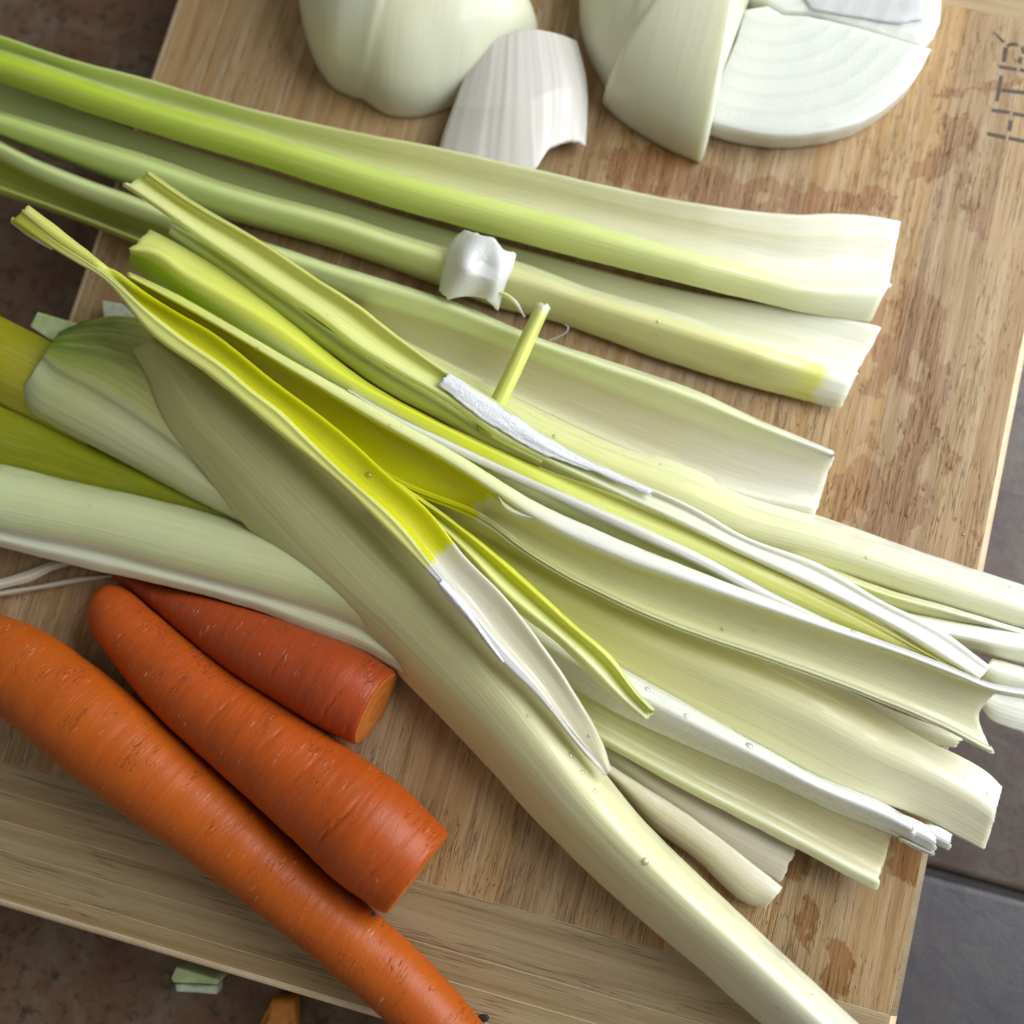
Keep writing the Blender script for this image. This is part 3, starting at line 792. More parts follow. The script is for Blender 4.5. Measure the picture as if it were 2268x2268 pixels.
leaf('leek_leaf', 'very thin white ribbed leek strip lying along the thick yellow heart',
     dict(T=[(770, 862), (870, 918), (1000, 980), (1134, 1040), (1320, 1122), (1540, 1222), (1700, 1306), (1900, 1402)],
          B=[(772, 868), (866, 932), (994, 1000), (1128, 1062), (1312, 1146), (1534, 1250), (1694, 1334), (1894, 1420)]),
     [('T', [(0, 2.5), (.6, 2.45), (1, 1.9)]), (('T', 'B', .3), [(0, 2.62), (.6, 2.55), (1, 1.95)]), (('T', 'B', .7), [(0, 2.6), (.6, 2.52), (1, 1.92)]), ('B', [(0, 2.42), (.6, 2.38), (1, 1.85)])], m_end, th=.06, N=120, seed=34.0)
m_B2b = leafmat('leaf_grey_green_strip', [(0, (0.66, 0.76, 0.46)), (0.12, (0.52, 0.60, 0.20)), (0.5, (0.44, 0.50, 0.16)), (1, (0.56, 0.58, 0.28))])
leaf('leek_leaf', 'narrow grey green leek strip lying between the yellow channel leaf and the thick yellow heart',
     dict(T=[(380, 494), (470, 545), (620, 652), (740, 738), (864, 816), (988, 890), (1084, 955), (1200, 1015)],
          B=[(373, 520), (447, 572), (580, 668), (704, 762), (885, 885), (1000, 945), (1070, 988), (1190, 1040)]),
     [('T', 1.8), (('T', 'B', .5), 2.12), ('B', 1.9)], m_B2b, th=.1, N=90, seed=35.0)

m_B1 = leafmat('leaf_yellow_channel', [(0, (0.74, 0.76, 0.26)), (0.3, (0.72, 0.74, 0.26)), (0.45, (0.76, 0.77, 0.42)), (0.65, (0.84, 0.84, 0.72)), (1, (0.88, 0.88, 0.86))],
               [(0, (0.82, 0.87, 0.42)), (0.25, (0.82, 0.88, 0.38)), (0.45, (0.82, 0.88, 0.44)), (0.65, (0.84, 0.84, 0.66)), (1, (0.88, 0.88, 0.85))], .4, .12, 0.33)
B1T = [(331, 381), (414, 439), (580, 534), (704, 617), (800, 679), (877, 740), (1001, 829), (1113, 897), (1237, 984), (1361, 1046), (1540, 1125), (1634, 1179), (1824, 1254), (1965, 1336), (2089, 1398), (2193, 1475)]
B1B = [(269, 410), (332, 452), (440, 530), (540, 598), (706, 710), (790, 775), (864, 819), (988, 889), (1092, 964), (1195, 1017), (1320, 1075), (1540, 1179), (1634, 1225), (1799, 1303), (1965, 1386), (2089, 1461), (2164, 1506)]
B1o = leaf('leek_leaf', 'long yellow channel leaf with a torn white patch midway and a curled white tip',
     dict(T=B1T, B=B1B),
     [('T', [(0, 2.48), (.55, 2.46), (.7, 2.36), (1, 2.2)]), (('T', 'B', .07), [(0, 2.58), (.55, 2.54), (.7, 2.42), (1, 2.24)]), (('T', 'B', .16), [(0, 2.48), (.55, 2.48), (.7, 2.42), (1, 2.24)]), (('T', 'B', .34), [(0, 2.30), (.55, 2.38), (.7, 2.38), (1, 2.2)]), (('T', 'B', .6), [(0, 2.42), (.5, 2.44), (.7, 2.46), (1, 2.26)]), (('T', 'B', .86), [(0, 2.56), (.6, 2.54), (1, 2.24)]), (('T', 'B', .95), [(0, 2.48), (.6, 2.46), (1, 2.16)]), ('B', [(0, 2.25), (.6, 2.28), (1, 2.05)])],
     m_B1, th=.12, rag0=.12, seed=37.0, N=200)
m_mem = membrane_mat()
leaf('torn_membrane', None,
     dict(T=[(985, 822), (1050, 862), (1113, 902), (1237, 987), (1361, 1049), (1450, 1088)],
          B=[(962, 846), (1000, 874), (1092, 944), (1195, 998), (1300, 1040), (1445, 1098)]),
     [('T', 2.56), (('T', 'B', .5), 2.62), ('B', 2.60)], m_mem, th=.05, N=110, span=8, parent=B1o, rag0=.25, rag1=.2, seed=39.0, jit=.05, wob=.03)

m_B3b = leafmat('leaf_yellow_then_pale', [(0, (0.76, 0.80, 0.24)), (0.2, (0.82, 0.87, 0.40)), (0.42, (0.84, 0.87, 0.52)), (0.5, (0.88, 0.88, 0.78)), (1, (0.88, 0.88, 0.80))],
                [(0, (0.50, 0.50, 0.008)), (0.37, (0.62, 0.62, 0.010)), (0.425, (0.66, 0.64, 0.04)), (0.43, (0.74, 0.74, 0.38)), (0.7, (0.76, 0.76, 0.46)), (1, (0.80, 0.78, 0.60))], .20, .05, 0.30, streak=.22)
B3bT = [(286, 602), (400, 655), (498, 711), (622, 784), (730, 844), (913, 946), (1020, 1008), (1110, 1066), (1180, 1108), (1278, 1154), (1540, 1262), (1841, 1376), (2000, 1435), (2131, 1487), (2190, 1512), (2268, 1526), (2360, 1534)]
leaf('leek_leaf', 'wide curved leek leaf, bright yellow inside at left turning pale, with a torn right end',
     dict(T=B3bT,
          R=[(288, 616), (400, 678), (498, 734), (664, 834), (830, 934), (996, 1029), (1100, 1096), (1179, 1148), (1361, 1235), (1540, 1298), (1841, 1400), (2000, 1452), (2131, 1502), (2190, 1526), (2268, 1542), (2360, 1552)],
          Q=[(286, 620), (400, 686), (498, 744), (662, 846), (826, 948), (990, 1044), (1092, 1112), (1172, 1162), (1361, 1252), (1540, 1318), (1841, 1418), (2000, 1470), (2131, 1520), (2205, 1540)],
          Mm=[(283, 624), (400, 704), (497, 770), (621, 862), (740, 948), (900, 1055), (1092, 1142), (1361, 1290), (1540, 1358), (1841, 1462), (2000, 1524), (2120, 1570), (2170, 1592)],
          B=[(280, 630), (380, 700), (468, 762), (600, 870), (740, 985), (872, 1068), (1080, 1158), (1154, 1216), (1361, 1332), (1540, 1407), (1675, 1452), (1924, 1543), (2089, 1613), (2201, 1673)]),
     [('T', 2.54), (('T', 'R', .25), 2.72), (('T', 'R', .8), 2.78), ('R', 2.66), ('Q', 2.24), ('Mm', 1.98), (('Mm', 'B', .7), 1.98), (('Mm', 'B', .88), 2.16), ('B', 2.02)],
     m_B3b, th=.12, rag1=.1, seed=41.0, N=210)
leaf('leek_leaf', 'tiny torn curl of pale leek skin on the wide curved leaf',
     dict(T=[(1104, 1094), (1120, 1112), (1150, 1130), (1180, 1140)], B=[(1100, 1100), (1112, 1128), (1144, 1146), (1176, 1152)]),
     [('T', 2.62), (('T', 'B', .5), 2.74), ('B', 2.6)], m_D, th=.05, N=30, span=6, seed=42.0, jit=.02)

m_B3c = leafmat('leaf_thin_yellow', [(0, (0.64, 0.66, 0.08)), (0.6, (0.70, 0.72, 0.14)), (1, (0.76, 0.79, 0.34))],
                [(0, (0.74, 0.77, 0.24)), (1, (0.80, 0.83, 0.50))], .45, .12)
leaf('leek_leaf', 'narrow pointed yellow leek strip whose square tip ends above the shiny white stalk',
     dict(T=[(877, 1072), (988, 1142), (1154, 1274), (1260, 1372), (1361, 1461), (1419, 1540), (1450, 1572)],
          B=[(872, 1085), (947, 1150), (1030, 1236), (1100, 1316), (1237, 1427), (1353, 1540), (1427, 1600)]),
     [('T', 2.35), (('T', 'B', .12), 2.42), (('T', 'B', .38), 2.16), (('T', 'B', .72), 2.36), ('B', 2.1)], m_B3c, th=.1, rag1=.06, seed=44.0)

m_H = leafmat('leek_long_olive', [(0, (0.44, 0.46, 0.22)), (0.2, (0.54, 0.54, 0.31)), (0.45, (0.66, 0.64, 0.41)), (0.75, (0.78, 0.76, 0.54)), (1, (0.84, 0.84, 0.76))],
              rough=.36, streak=.6)
leaf('leek_stalk', 'longest leek stalk, broad and dull green, running down to the bottom right corner',
     dict(T=[(350, 740), (420, 775), (538, 862), (663, 955), (800, 1080), (968, 1255), (1100, 1395), (1195, 1510), (1275, 1622), (1403, 1790), (1540, 1930), (1675, 2056), (1903, 2268), (2010, 2366)],
          B=[(294, 775), (330, 840), (344, 880), (366, 930), (455, 1051), (538, 1158), (725, 1349), (800, 1411), (856, 1468), (1030, 1646), (1237, 1870), (1386, 2010), (1540, 2139), (1687, 2268), (1790, 2350)]),
     [('T', [(0, 1.7), (.5, 1.2), (.65, .8), (1, .7)]), (('T', 'B', .12), [(0, 1.95), (.5, 1.75), (1, 1.45)]), (('T', 'B', .35), [(0, 2.1), (.5, 2.15), (1, 1.95)]),
      (('T', 'B', .62), [(0, 2.0), (.5, 1.95), (1, 1.75)]), (('T', 'B', .86), [(0, 1.75), (.35, 1.5), (1, 1.1)]), ('B', [(0, 1.55), (.35, .9), (1, .45)])],
     m_H, th=.16, cat='leek stalk', seed=46.0, N=210, rag0=.08, span=8)

m_B3a = leafmat('leaf_folded_yellow', [(0, (0.74, 0.77, 0.30)), (0.12, (0.70, 0.72, 0.22)), (0.2, (0.46, 0.46, 0.010)), (0.5, (0.55, 0.55, 0.022)), (0.663, (0.62, 0.60, 0.07)), (0.668, (0.66, 0.63, 0.56)), (1, (0.62, 0.58, 0.46))],
                [(0, (0.66, 0.66, 0.16)), (0.12, (0.80, 0.84, 0.34)), (0.5, (0.82, 0.86, 0.32)), (0.663, (0.84, 0.86, 0.38)), (0.668, (0.88, 0.89, 0.90)), (1, (0.78, 0.76, 0.62))], .60, .05, 0.32, streak=.25)
B3aR = [(45, 470), (110, 524), (232, 606), (332, 693), (407, 751), (498, 814), (552, 860), (623, 914), (679, 970), (747, 1036), (885, 1162), (972, 1270), (1030, 1335), (1100, 1420), (1190, 1520), (1278, 1640), (1342, 1712)]
B3aB = [(25, 489), (124, 556), (232, 622), (332, 738), (457, 828), (581, 930), (656, 992), (747, 1068), (852, 1171), (968, 1291), (1040, 1380), (1113, 1469), (1195, 1548), (1266, 1634), (1338, 1718)]
B3o = leaf('leek_leaf', 'folded yellow leek leaf on top of the pile, its split tip at upper left',
     dict(T=[(62, 453), (124, 500), (235, 588), (290, 634), (380, 692), (468, 742), (600, 847), (740, 951), (864, 1063), (947, 1138), (1030, 1241), (1100, 1311), (1175, 1403), (1278, 1551), (1335, 1650), (1355, 1706)],
          R=B3aR, B=B3aB),
     [('T', [(0, 2.8), (.11, 2.85), (.2, 2.75), (.8, 2.6), (1, 1.9)]), (('T', 'R', .35), [(0, 3.0), (.11, 3.0), (.15, 2.6), (.65, 2.45), (.8, 2.4), (1, 2.0)]),
      (('T', 'R', .8), [(0, 3.02), (.11, 3.0), (.15, 2.62), (.65, 2.5), (.8, 2.4), (1, 2.0)]), ('R', [(0, 2.92), (.12, 3.0), (.65, 2.95), (.8, 2.7), (1, 2.0)]),
      (('R', 'B', .12), [(0, 2.9), (.12, 3.06), (.65, 3.04), (.8, 2.75), (1, 2.0)]), (('R', 'B', .3), [(0, 2.89), (.12, 3.03), (.65, 3.01), (.8, 2.74), (1, 2.0)]), (('R', 'B', .8), [(0, 2.85), (.12, 3.02), (.65, 3.0), (.8, 2.72), (1, 2.0)]), ('B', [(0, 2.75), (.12, 2.92), (.65, 2.86), (.8, 2.6), (1, 1.9)])],
     m_B3a, th=.11, seed=48.0, N=220, rag0=.05, span=7)
leaf('torn_membrane', None,
     dict(T=[(980, 1282), (1010, 1312), (1054, 1372), (1090, 1425), (1118, 1466)], B=[(966, 1296), (1000, 1338), (1044, 1386), (1082, 1434), (1112, 1468)]),
     [('T', 2.98), (('T', 'B', .5), 3.05), ('B', 2.9)], m_mem, th=.04, N=70, span=8, parent=B3o, rag0=.05, rag1=.05, seed=50.0, jit=.02)
leaf('leek_leaf', 'tiny split sliver beside the tip of the folded yellow leaf',
     dict(T=[(28, 480), (60, 502), (110, 536)], B=[(22, 494), (60, 522), (112, 552)]), [('T', 2.6), (('T', 'B', .5), 2.7), ('B', 2.55)], m_B3a, th=.08, N=30, seed=51.0)

# left group
m_I2 = leafmat('leaf_olive_yellow', [(0, (0.38, 0.35, 0.035)), (0.5, (0.36, 0.34, 0.05)), (1, (0.34, 0.35, 0.09))], streak=.25)
leaf('leek_leaf', 'olive yellow leek leaf entering at the left edge behind the blunt green leek',
     dict(T=[(-60, 664), (0, 700), (104, 752), (200, 805)], B=[(-60, 850), (0, 893), (60, 922), (190, 985)]),
     [('T', .55), (('T', 'B', .3), .95), (('T', 'B', .7), 1.0), ('B', .6)], m_I2, N=60, seed=53.0)
m_I3 = leafmat('leaf_deep_olive', [(0, (0.24, 0.26, 0.012)), (0.5, (0.20, 0.225, 0.012)), (1, (0.15, 0.18, 0.012))], streak=.2)
leaf('leek_leaf', 'deep olive green leek leaf between the blunt green leek and the lowest pale leek',
     dict(T=[(-60, 850), (0, 880), (54, 896), (166, 955), (331, 1035), (455, 1100), (600, 1170)], B=[(-60, 1020), (0, 1045), (166, 1085), (373, 1130), (538, 1175), (640, 1200)]),
     [('T', .4), (('T', 'B', .5), .75), ('B', .55)], m_I3, N=80, seed=54.0)
m_I4 = leafmat('leek_lowest_pale', [(0, (0.62, 0.68, 0.44)), (0.4, (0.58, 0.61, 0.40)), (1, (0.60, 0.61, 0.38))],
               [(0, (0.60, 0.62, 0.54)), (0.5, (0.60, 0.58, 0.48)), (1, (0.58, 0.56, 0.40))], .72, .06, 0.40)
leaf('leek_stalk', 'lowest pale leek stalk on the left, lying just above the carrots',
     dict(T=[(-60, 1018), (0, 1028), (166, 1067), (373, 1113), (538, 1158), (700, 1210), (850, 1300), (940, 1370)],
          Cc=[(-60, 1152), (0, 1167), (207, 1208), (373, 1253), (580, 1307), (729, 1350), (880, 1420), (960, 1460)],
          B=[(-60, 1198), (0, 1212), (166, 1253), (373, 1299), (580, 1357), (700, 1405), (800, 1440), (890, 1490), (970, 1530)]),
     [('T', .75), (('T', 'Cc', .3), 1.5), (('T', 'Cc', .65), 1.62), ('Cc', 1.4), (('Cc', 'B', .25), 1.22), (('Cc', 'B', .6), 1.28), ('B', 1.1)], m_I4, th=.14, cat='leek stalk', seed=56.0)
m_I1 = leafmat('leek_blunt_green', [(0, (0.30, 0.36, 0.10)), (0.3, (0.44, 0.46, 0.19)), (0.7, (0.52, 0.52, 0.30)), (1, (0.52, 0.52, 0.32))],
               [(0, (0.46, 0.51, 0.32)), (0.15, (0.48, 0.51, 0.28)), (0.4, (0.52, 0.54, 0.36)), (1, (0.54, 0.53, 0.34))], .55, .05, blotch=(DGR, .55))
leaf('leek_stalk', 'blunt green ended leek with dark green blotches near the left board edge',
     dict(T=[(128, 736), (180, 714), (250, 700), (330, 712), (430, 790), (560, 900), (700, 1040)],
          R=[(96, 786), (116, 806), (200, 852), (373, 968), (440, 1020), (560, 1110)],
          B=[(44, 868), (60, 906), (110, 940), (166, 968), (331, 1055), (455, 1121), (560, 1175)]),
     [('T', 1.0), (('T', 'R', .25), 1.22), (('T', 'R', .8), 1.36), ('R', 1.32), (('R', 'B', .10), 1.22), (('R', 'B', .5), 1.22), (('R', 'B', .85), 1.02), ('B', .7)], m_I1, th=.14, cat='leek stalk', seed=58.0, rag0=.05)
# loose strips at the left edge
m_str = leafmat('leek_root_strip', [(0, (0.66, 0.64, 0.54)), (1, (0.60, 0.58, 0.48))])
leaf('leek_strip', 'pale curved leek strip at the left edge, upper of the two',
     dict(T=[(-60, 1292), (0, 1282), (60, 1264), (110, 1246), (170, 1236)], B=[(-60, 1322), (0, 1306), (60, 1290), (120, 1262), (170, 1250)]),
     [('T', .4), (('T', 'B', .5), .5), ('B', .4)], m_str, th=.08, N=50, cat='leek strip', group='leek strips at the left edge', seed=61.0)
leaf('leek_strip', 'pale curved leek strip at the left edge, lower of the two, touching the carrots',
     dict(T=[(-60, 1315), (0, 1308), (90, 1294), (180, 1278), (260, 1270)], B=[(-60, 1332), (0, 1322), (90, 1306), (180, 1290), (260, 1278)]),
     [('T', .25), (('T', 'B', .5), .32), ('B', .22)], m_str, th=.08, N=50, cat='leek strip', group='leek strips at the left edge', seed=62.0)

# small cut pieces by the left board edge
def slab(name, label, cat, outline, z0, z1, mat, group=None, parent=None, shrink=0.03, bulge=0.0, K=3, smooth_shade=True, topmat=None, jitter=0.0, matw=None):
    """closed solid with the photo outline as its top edge, rounded over, standing from z0 to z1"""
    pts = []
    n0 = len(outline)
    dense = []
    for i in range(n0):
        a, b = np.array(outline[i], float), np.array(outline[(i + 1) % n0], float)
        m = max(1, int(np.linalg.norm(b - a) / 14))
        for q in range(m):
            dense.append(a + (b - a) * q / m)
    T = np.array([P(p[0], p[1], z1) for p in dense])
    if jitter:
        c = T.mean(0)
        for i in range(len(T)):
            d = T[i] - c; d /= np.linalg.norm(d)
            T[i] += d * jitter * (n3(i * .35, z1, 3) + .6 * n3(i * 1.3, z1, 8))
    c = T.mean(0)
    n = len(T)
    rings = []
    def ring(f, z, dz=0):
        R = T.copy()
        d = T[:, :2] - c[:2]
        l = np.linalg.norm(d, axis=1, keepdims=True)
        R[:, :2] = c[:2] + d / l * np.maximum(l - f, l * .02)
        R[:, 2] = z
        return R
    rad = c * 0
    r = shrink
    rings = [ring(r * 1.2, z0), ring(bulge * 0.3, z0 + (z1 - z0) * .25), ring(-bulge, z0 + (z1 - z0) * .6), ring(0, z1 - r), ring(r * .4, z1 - r * .3), ring(r * 1.3, z1)]
    for f in (.75, .5, .25, .05):
        Rr = T.copy(); Rr[:, :2] = c[:2] + (T[:, :2] - c[:2]) * f
        Rr[:, 2] = z1 + 0.02 * np.array([n3(p[0] * 1.5, p[1] * 1.5, 2) for p in Rr])
        rings.append(Rr)
    V = np.concatenate(rings); Fs = []
    for k in range(len(rings) - 1):
        for i in range(n):
            j = (i + 1) % n
            Fs.append((k * n + i, k * n + j, (k + 1) * n + j, (k + 1) * n + i))
    Fs.append(tuple((len(rings) - 1) * n + i for i in range(n)))
    Fs.append(tuple(reversed(range(n))))
    me = mesh_from(name, V, Fs, smooth_shade)
    bm = bmesh.new(); bm.from_mesh(me); bmesh.ops.recalc_face_normals(bm, faces=bm.faces); bm.to_mesh(me); bm.free()
    me.materials.append(mat)
    if topmat:
        me.materials.append(topmat)
        for p in me.polygons:
            if p.normal.z > 0.9 and p.center.z > (z1 - 0.06) * S: p.material_index = 1
    o = link(name, me, None, parent)
    if parent is None: tag(o, label, cat, group)
    return o
m_gp = plainmat('cut_green_leek', (0.48, 0.60, 0.28), .4, .3, 20, .2, (0.62, 0.72, 0.42))
m_wp = plainmat('cut_white_leek', (0.70, 0.76, 0.62), .35, .3)
slab('leek_piece', 'small cut green leek piece by the left board edge behind the blunt leek', 'leek piece', [(66, 722), (83, 690), (170, 716), (160, 760), (110, 752)], 0.0, .6, m_gp, 'small cut leek pieces')
slab('leek_piece', 'small white leek piece half hidden under the pile at the left', 'leek piece', [(226, 664), (270, 672), (330, 740), (230, 730)], 0.0, .6, m_wp, 'small cut leek pieces')
slab('leek_piece', 'small pale green leek chunk on the dark counter below the board', 'leek piece', [(379, 2166), (390, 2142), (484, 2170), (482, 2180), (383, 2176)], CZ, CZ + .9, m_gp, 'small cut leek pieces')
slab('leek_piece', 'small pale grey green leek chunk lying against the other one on the dark counter', 'leek piece', [(387, 2180), (482, 2184), (480, 2202), (390, 2196)], CZ, CZ + .6, m_wp, 'small cut leek pieces')

# ------------------------------------------------------------------ carrots
def carrot(label, Tp, Bp, mat, seed, lift=0.0, endcap=(False, False), taper0=False, slant=0.0, cut=None, N=260, A=56, cracks=()):
    t = np.linspace(0, 1, N)
    a = spline(Tp, t); b = spline(Bp, t)
    cen = np.zeros((N, 3)); rad = np.zeros(N)
    r = np.full(N, 1.2)
    for it in range(4):
        for i in range(N):
            pa = P(a[i][0], a[i][1], r[i] + lift); pb = P(b[i][0], b[i][1], r[i] + lift)
            cen[i] = (pa + pb) / 2; rad[i] = np.linalg.norm(pa - pb) / 2
        k = np.ones(9) / 9
        rp = np.pad(rad, 4, mode='edge'); rad = np.convolve(rp, k, 'valid')
        r = rad.copy()
    for i in range(N): cen[i][2] = r[i] + lift
    tan = np.gradient(cen, axis=0); tan[:, 2] = 0; tan /= np.linalg.norm(tan, axis=1, keepdims=True)
    L = np.concatenate([[0], np.cumsum(np.linalg.norm(np.diff(cen, axis=0), axis=1))])
    V = []; U1 = []; U2 = []
    for i in range(N):
        side = np.array([-tan[i][1], tan[i][0], 0])
        for j in range(A + 1):
            an = 2 * math.pi * j / A
            l = L[i]
            w = 1 + 0.008 * n3(l * 2.2, math.cos(an) * .8, math.sin(an) * .8 + seed) + 0.008 * n3(l * .5, math.cos(an), math.sin(an) + seed) \
                + 0.006 * n3(l * 7.0, math.cos(an) * 1.5, math.sin(an) * 1.5 + seed)
            for (cu, ca, cw, dep) in cracks:
                da = (an - ca + math.pi) % (2 * math.pi) - math.pi
                du = (l - cu * L[-1]) + 0.12 * math.sin(da * 2) + 0.05 * n3(da * 4, cu, 0)
                w -= dep * math.exp(-(du / 0.035) ** 2) * math.exp(-(da / cw) ** 4)
            # rounded shoulders at cut ends
            e = 1.0
            if endcap[1]:
                d = (L[-1] - l) / 0.10
                if d < 1: e = 1 - 0.06 * (1 - d) ** 2
            if taper0:
                d = l / (r[0] * .8)
                if d < 1: e = min(e, math.sqrt(max(0.02, 1 - (1 - d) ** 2)))
            p = cen[i] + (side * math.cos(an) + np.array([0, 0, 1]) * math.sin(an)) * r[i] * w * e
            if endcap[1]:
                f = max(0, 1 - (L[-1] - l) / 2.0)
                p = p + tan[i] * slant * math.sin(an) * f
            V.append(p); U1.append((an * 1.0 + seed, l)); U2.append((i / N, j / A))
    Fs = []
    m = A + 1
    for i in range(N - 1):
        for j in range(A):
            q = i * m + j
            Fs.append((q, q + m, q + m + 1, q + 1))
    root = empty('carrot', cen[N // 2] * np.array([1, 1, 0]) + np.array([0, 0, lift]))
    tag(root, label, 'carrot', 'carrots at the lower left')
    me = mesh_from('carrot_body', V, Fs, True, {'cm': U1, 'frac': U2})
    bm = bmesh.new(); bm.from_mesh(me); bmesh.ops.recalc_face_normals(bm, faces=bm.faces); bm.to_mesh(me); bm.free()
    link('carrot_body', me, mat, root)
    for end, on in ((0, True), (N - 1, True)):
        ring = np.array(V[end * m:end * m + A])
        c = ring.mean(0)
        vs = []; us = []; fs = []
        fr_ = (1.0, .96, .8, .5, .25, .02)
        d = tan[end] * (1 if end else -1)
        for k, f in enumerate(fr_):
            for j in range(A):
                vs.append(c + (ring[j] - c) * f + d * (0.0 if k == 0 else 0.015) + d * .02 * n3(f * 4, j * .3, seed)); us.append((f, j / A))
        for k in range(len(fr_) - 1):
            for j in range(A):
                j2 = (j + 1) % A
                fs.append((k * A + j, k * A + j2, (k + 1) * A + j2, (k + 1) * A + j))
        fs.append(tuple((len(fr_) - 1) * A + j for j in range(A)))
        me = mesh_from('cut_end', vs, fs, True, {'frac': us})
        bm = bmesh.new(); bm.from_mesh(me); bmesh.ops.recalc_face_normals(bm, faces=bm.faces)
        bm.to_mesh(me); bm.free()
        if end or not taper0:
            link('cut_end', me, cut, root)
        else:
            link('tip', me, mat, root)
    return root
cm1 = carrot_mat('carrot_orange', (0.66, 0.175, 0.008), (0.54, 0.105, 0.008))
cm2 = carrot_mat('carrot_red_orange', (0.62, 0.140, 0.009), (0.46, 0.080, 0.008))
cm3 = carrot_mat('carrot_dull_red', (0.54, 0.105, 0.014), (0.42, 0.070, 0.012))
cc = carrot_cut_mat()
carrot('longest slender carrot, lowest of the three, its narrow end reaching the bottom edge',
       [(-80, 1330), (0, 1362), (60, 1382), (205, 1474), (305, 1553), (411, 1648), (528, 1752), (646, 1864), (763, 1975), (850, 2052), (939, 2136), (1045, 2257), (1120, 2360)],
       [(-150, 1470), (0, 1576), (117, 1676), (235, 1768), (352, 1850), (470, 1934), (587, 2020), (704, 2110), (822, 2206), (880, 2262), (970, 2370)],
       cm1, 2.0, cut=cc, cracks=[(.62, 1.8, .5, .03), (.7, 1.5, .5, .02), (.3, 1.4, .4, .02), (.75, 1.7, .4, .025)])
carrot('middle carrot, thick with a flat cut end towards the board centre',
       [(228, 1290), (262, 1296), (330, 1348), (411, 1414), (528, 1500), (646, 1574), (763, 1652), (880, 1734), (990, 1842)],
       [(190, 1348), (214, 1404), (276, 1494), (352, 1584), (446, 1672), (552, 1766), (663, 1868), (750, 1950), (862, 2028)],
       cm2, 12.0, taper0=True, endcap=(False, True), slant=-.07, cut=cc,
       cracks=[(.80, 1.7, .55, .06), (.93, 1.6, .9, .03), (.58, 1.1, .4, .03), (.45, 1.3, .35, .03), (.68, 1.2, .4, .025), (.97, 1.4, .7, .02)])
carrot('shortest visible reddish carrot, partly hidden under the lowest leek stalk',
       [(230, 1240), (330, 1285), (430, 1310), (580, 1358), (700, 1400), (800, 1440), (886, 1492)],
       [(225, 1265), (265, 1290), (414, 1414), (505, 1486), (600, 1546), (704, 1608), (782, 1644)],
       cm3, 22.0, endcap=(False, True), slant=-.10, cut=cc, cracks=[(.9, 1.9, .4, .04), (.7, 1.6, .35, .02)])
slab('carrot_piece', 'small orange carrot piece on the dark counter at the bottom edge', 'carrot piece',
     [(602, 2214), (652, 2214), (654, 2268), (650, 2330), (560, 2330), (574, 2268)], CZ, CZ + .8, plainmat('carrot_offcut', (0.66, 0.24, 0.03), .45, .3), shrink=.12)

# ------------------------------------------------------------------ onions
m_skin = onion_mat('onion_layer', 'skin'); m_ring = onion_mat('onion_ring_face', 'ring'); m_cutw = onion_mat('onion_cut_white', 'cut')
def dome(name, outline, centre, h, mat, parent=None, seam=None, step=0.05, K=40, seed=0.0, power=2.0, sharp=False):
    n0 = len(outline); dense = []
    o = np.array(outline, float)
    o2 = np.concatenate([o, o[:1]])
    dense = spline(o2, np.linspace(0, 1, 181))[:-1]
    if sharp:
        dd = []
        for q in range(n0):
            L_ = np.linalg.norm(o2[q + 1] - o2[q]); m_ = max(1, int(L_ / 6))
            dd += [o2[q] + (o2[q + 1] - o2[q]) * e / m_ for e in range(m_)]
        dense = np.array(dd)
    T = np.array([P(p[0], p[1], 0.0) for p in dense])
    c = P(centre[0], centre[1], 0)
    n = len(T); V = []; Fs = []
    for k in range(K):
        a = k / (K - 1) * math.pi / 2 * 0.995
        f = math.cos(a) ** (2 / power); zz = h * math.sin(a) ** (2 / power) 
        for i in range(n):
            p = c + (T[i] - c) * f; p[2] = zz + 0.02
            p += (p - c) * 0.012 * n3(p[0] * .5, p[1] * .5, seed)
            V.append(p)
    V = np.array(V)
    if seam is not None:
        # outer layer: everything on the left side of the seam stands proud by one layer step
        a = np.array(seam[0], float); b = np.array(seam[1], float)
        for i in range(len(V)):
            d = V[i] - np.array([0, 0, CAM_H]); q = M.T @ d
            px = np.array([q[0] / q[2] * F + 1134, q[1] / q[2] * F + 1134])
            s = (b[0] - a[0]) * (px[1] - a[1]) - (b[1] - a[1]) * (px[0] - a[0])
            s /= np.linalg.norm(b - a)
            w = 1 / (1 + math.exp(-s / 2.5))
            u = V[i] - c; u = u / (np.linalg.norm(u) + 1e-6)
            V[i] = V[i] + u * step * w * seam[2]
    for k in range(K - 1):
        for i in range(n):
            j = (i + 1) % n
            Fs.append((k * n + i, k * n + j, (k + 1) * n + j, (k + 1) * n + i))
    Fs.append(tuple((K - 1) * n + i for i in range(n))); Fs.append(tuple(reversed(range(n))))
    me = mesh_from(name, V, Fs, True)
    bm = bmesh.new(); bm.from_mesh(me); bmesh.ops.recalc_face_normals(bm, faces=bm.faces); bm.to_mesh(me); bm.free()
    return link(name, me, mat, parent)
on1 = dome('onion_half', [(660, -120), (664, 0), (678, 80), (698, 140), (735, 196), (800, 228), (866, 264), (905, 269), (958, 262), (1000, 246), (1090, 200), (1195, 70), (1160, 0), (1090, -120), (900, -260), (740, -230)],
           (905, -40), 3.1, m_skin, None, ((788, 240), (845, 0), -1), 0.07, seed=3.0, power=2.1)
tag(on1, 'smooth peeled onion half at the top edge, left of the ribbed onion layer', 'onion')
lf = spline(np.array([(1400, -330), (1330, -210), (1294, -90), (1283, 0), (1286, 60), (1305, 132), (1341, 200)], float), np.linspace(0, 1, 50))
bt = spline(np.array([(1336, 226), (1380, 266), (1430, 299), (1490, 332), (1550, 357)], float), np.linspace(0, 1, 30))
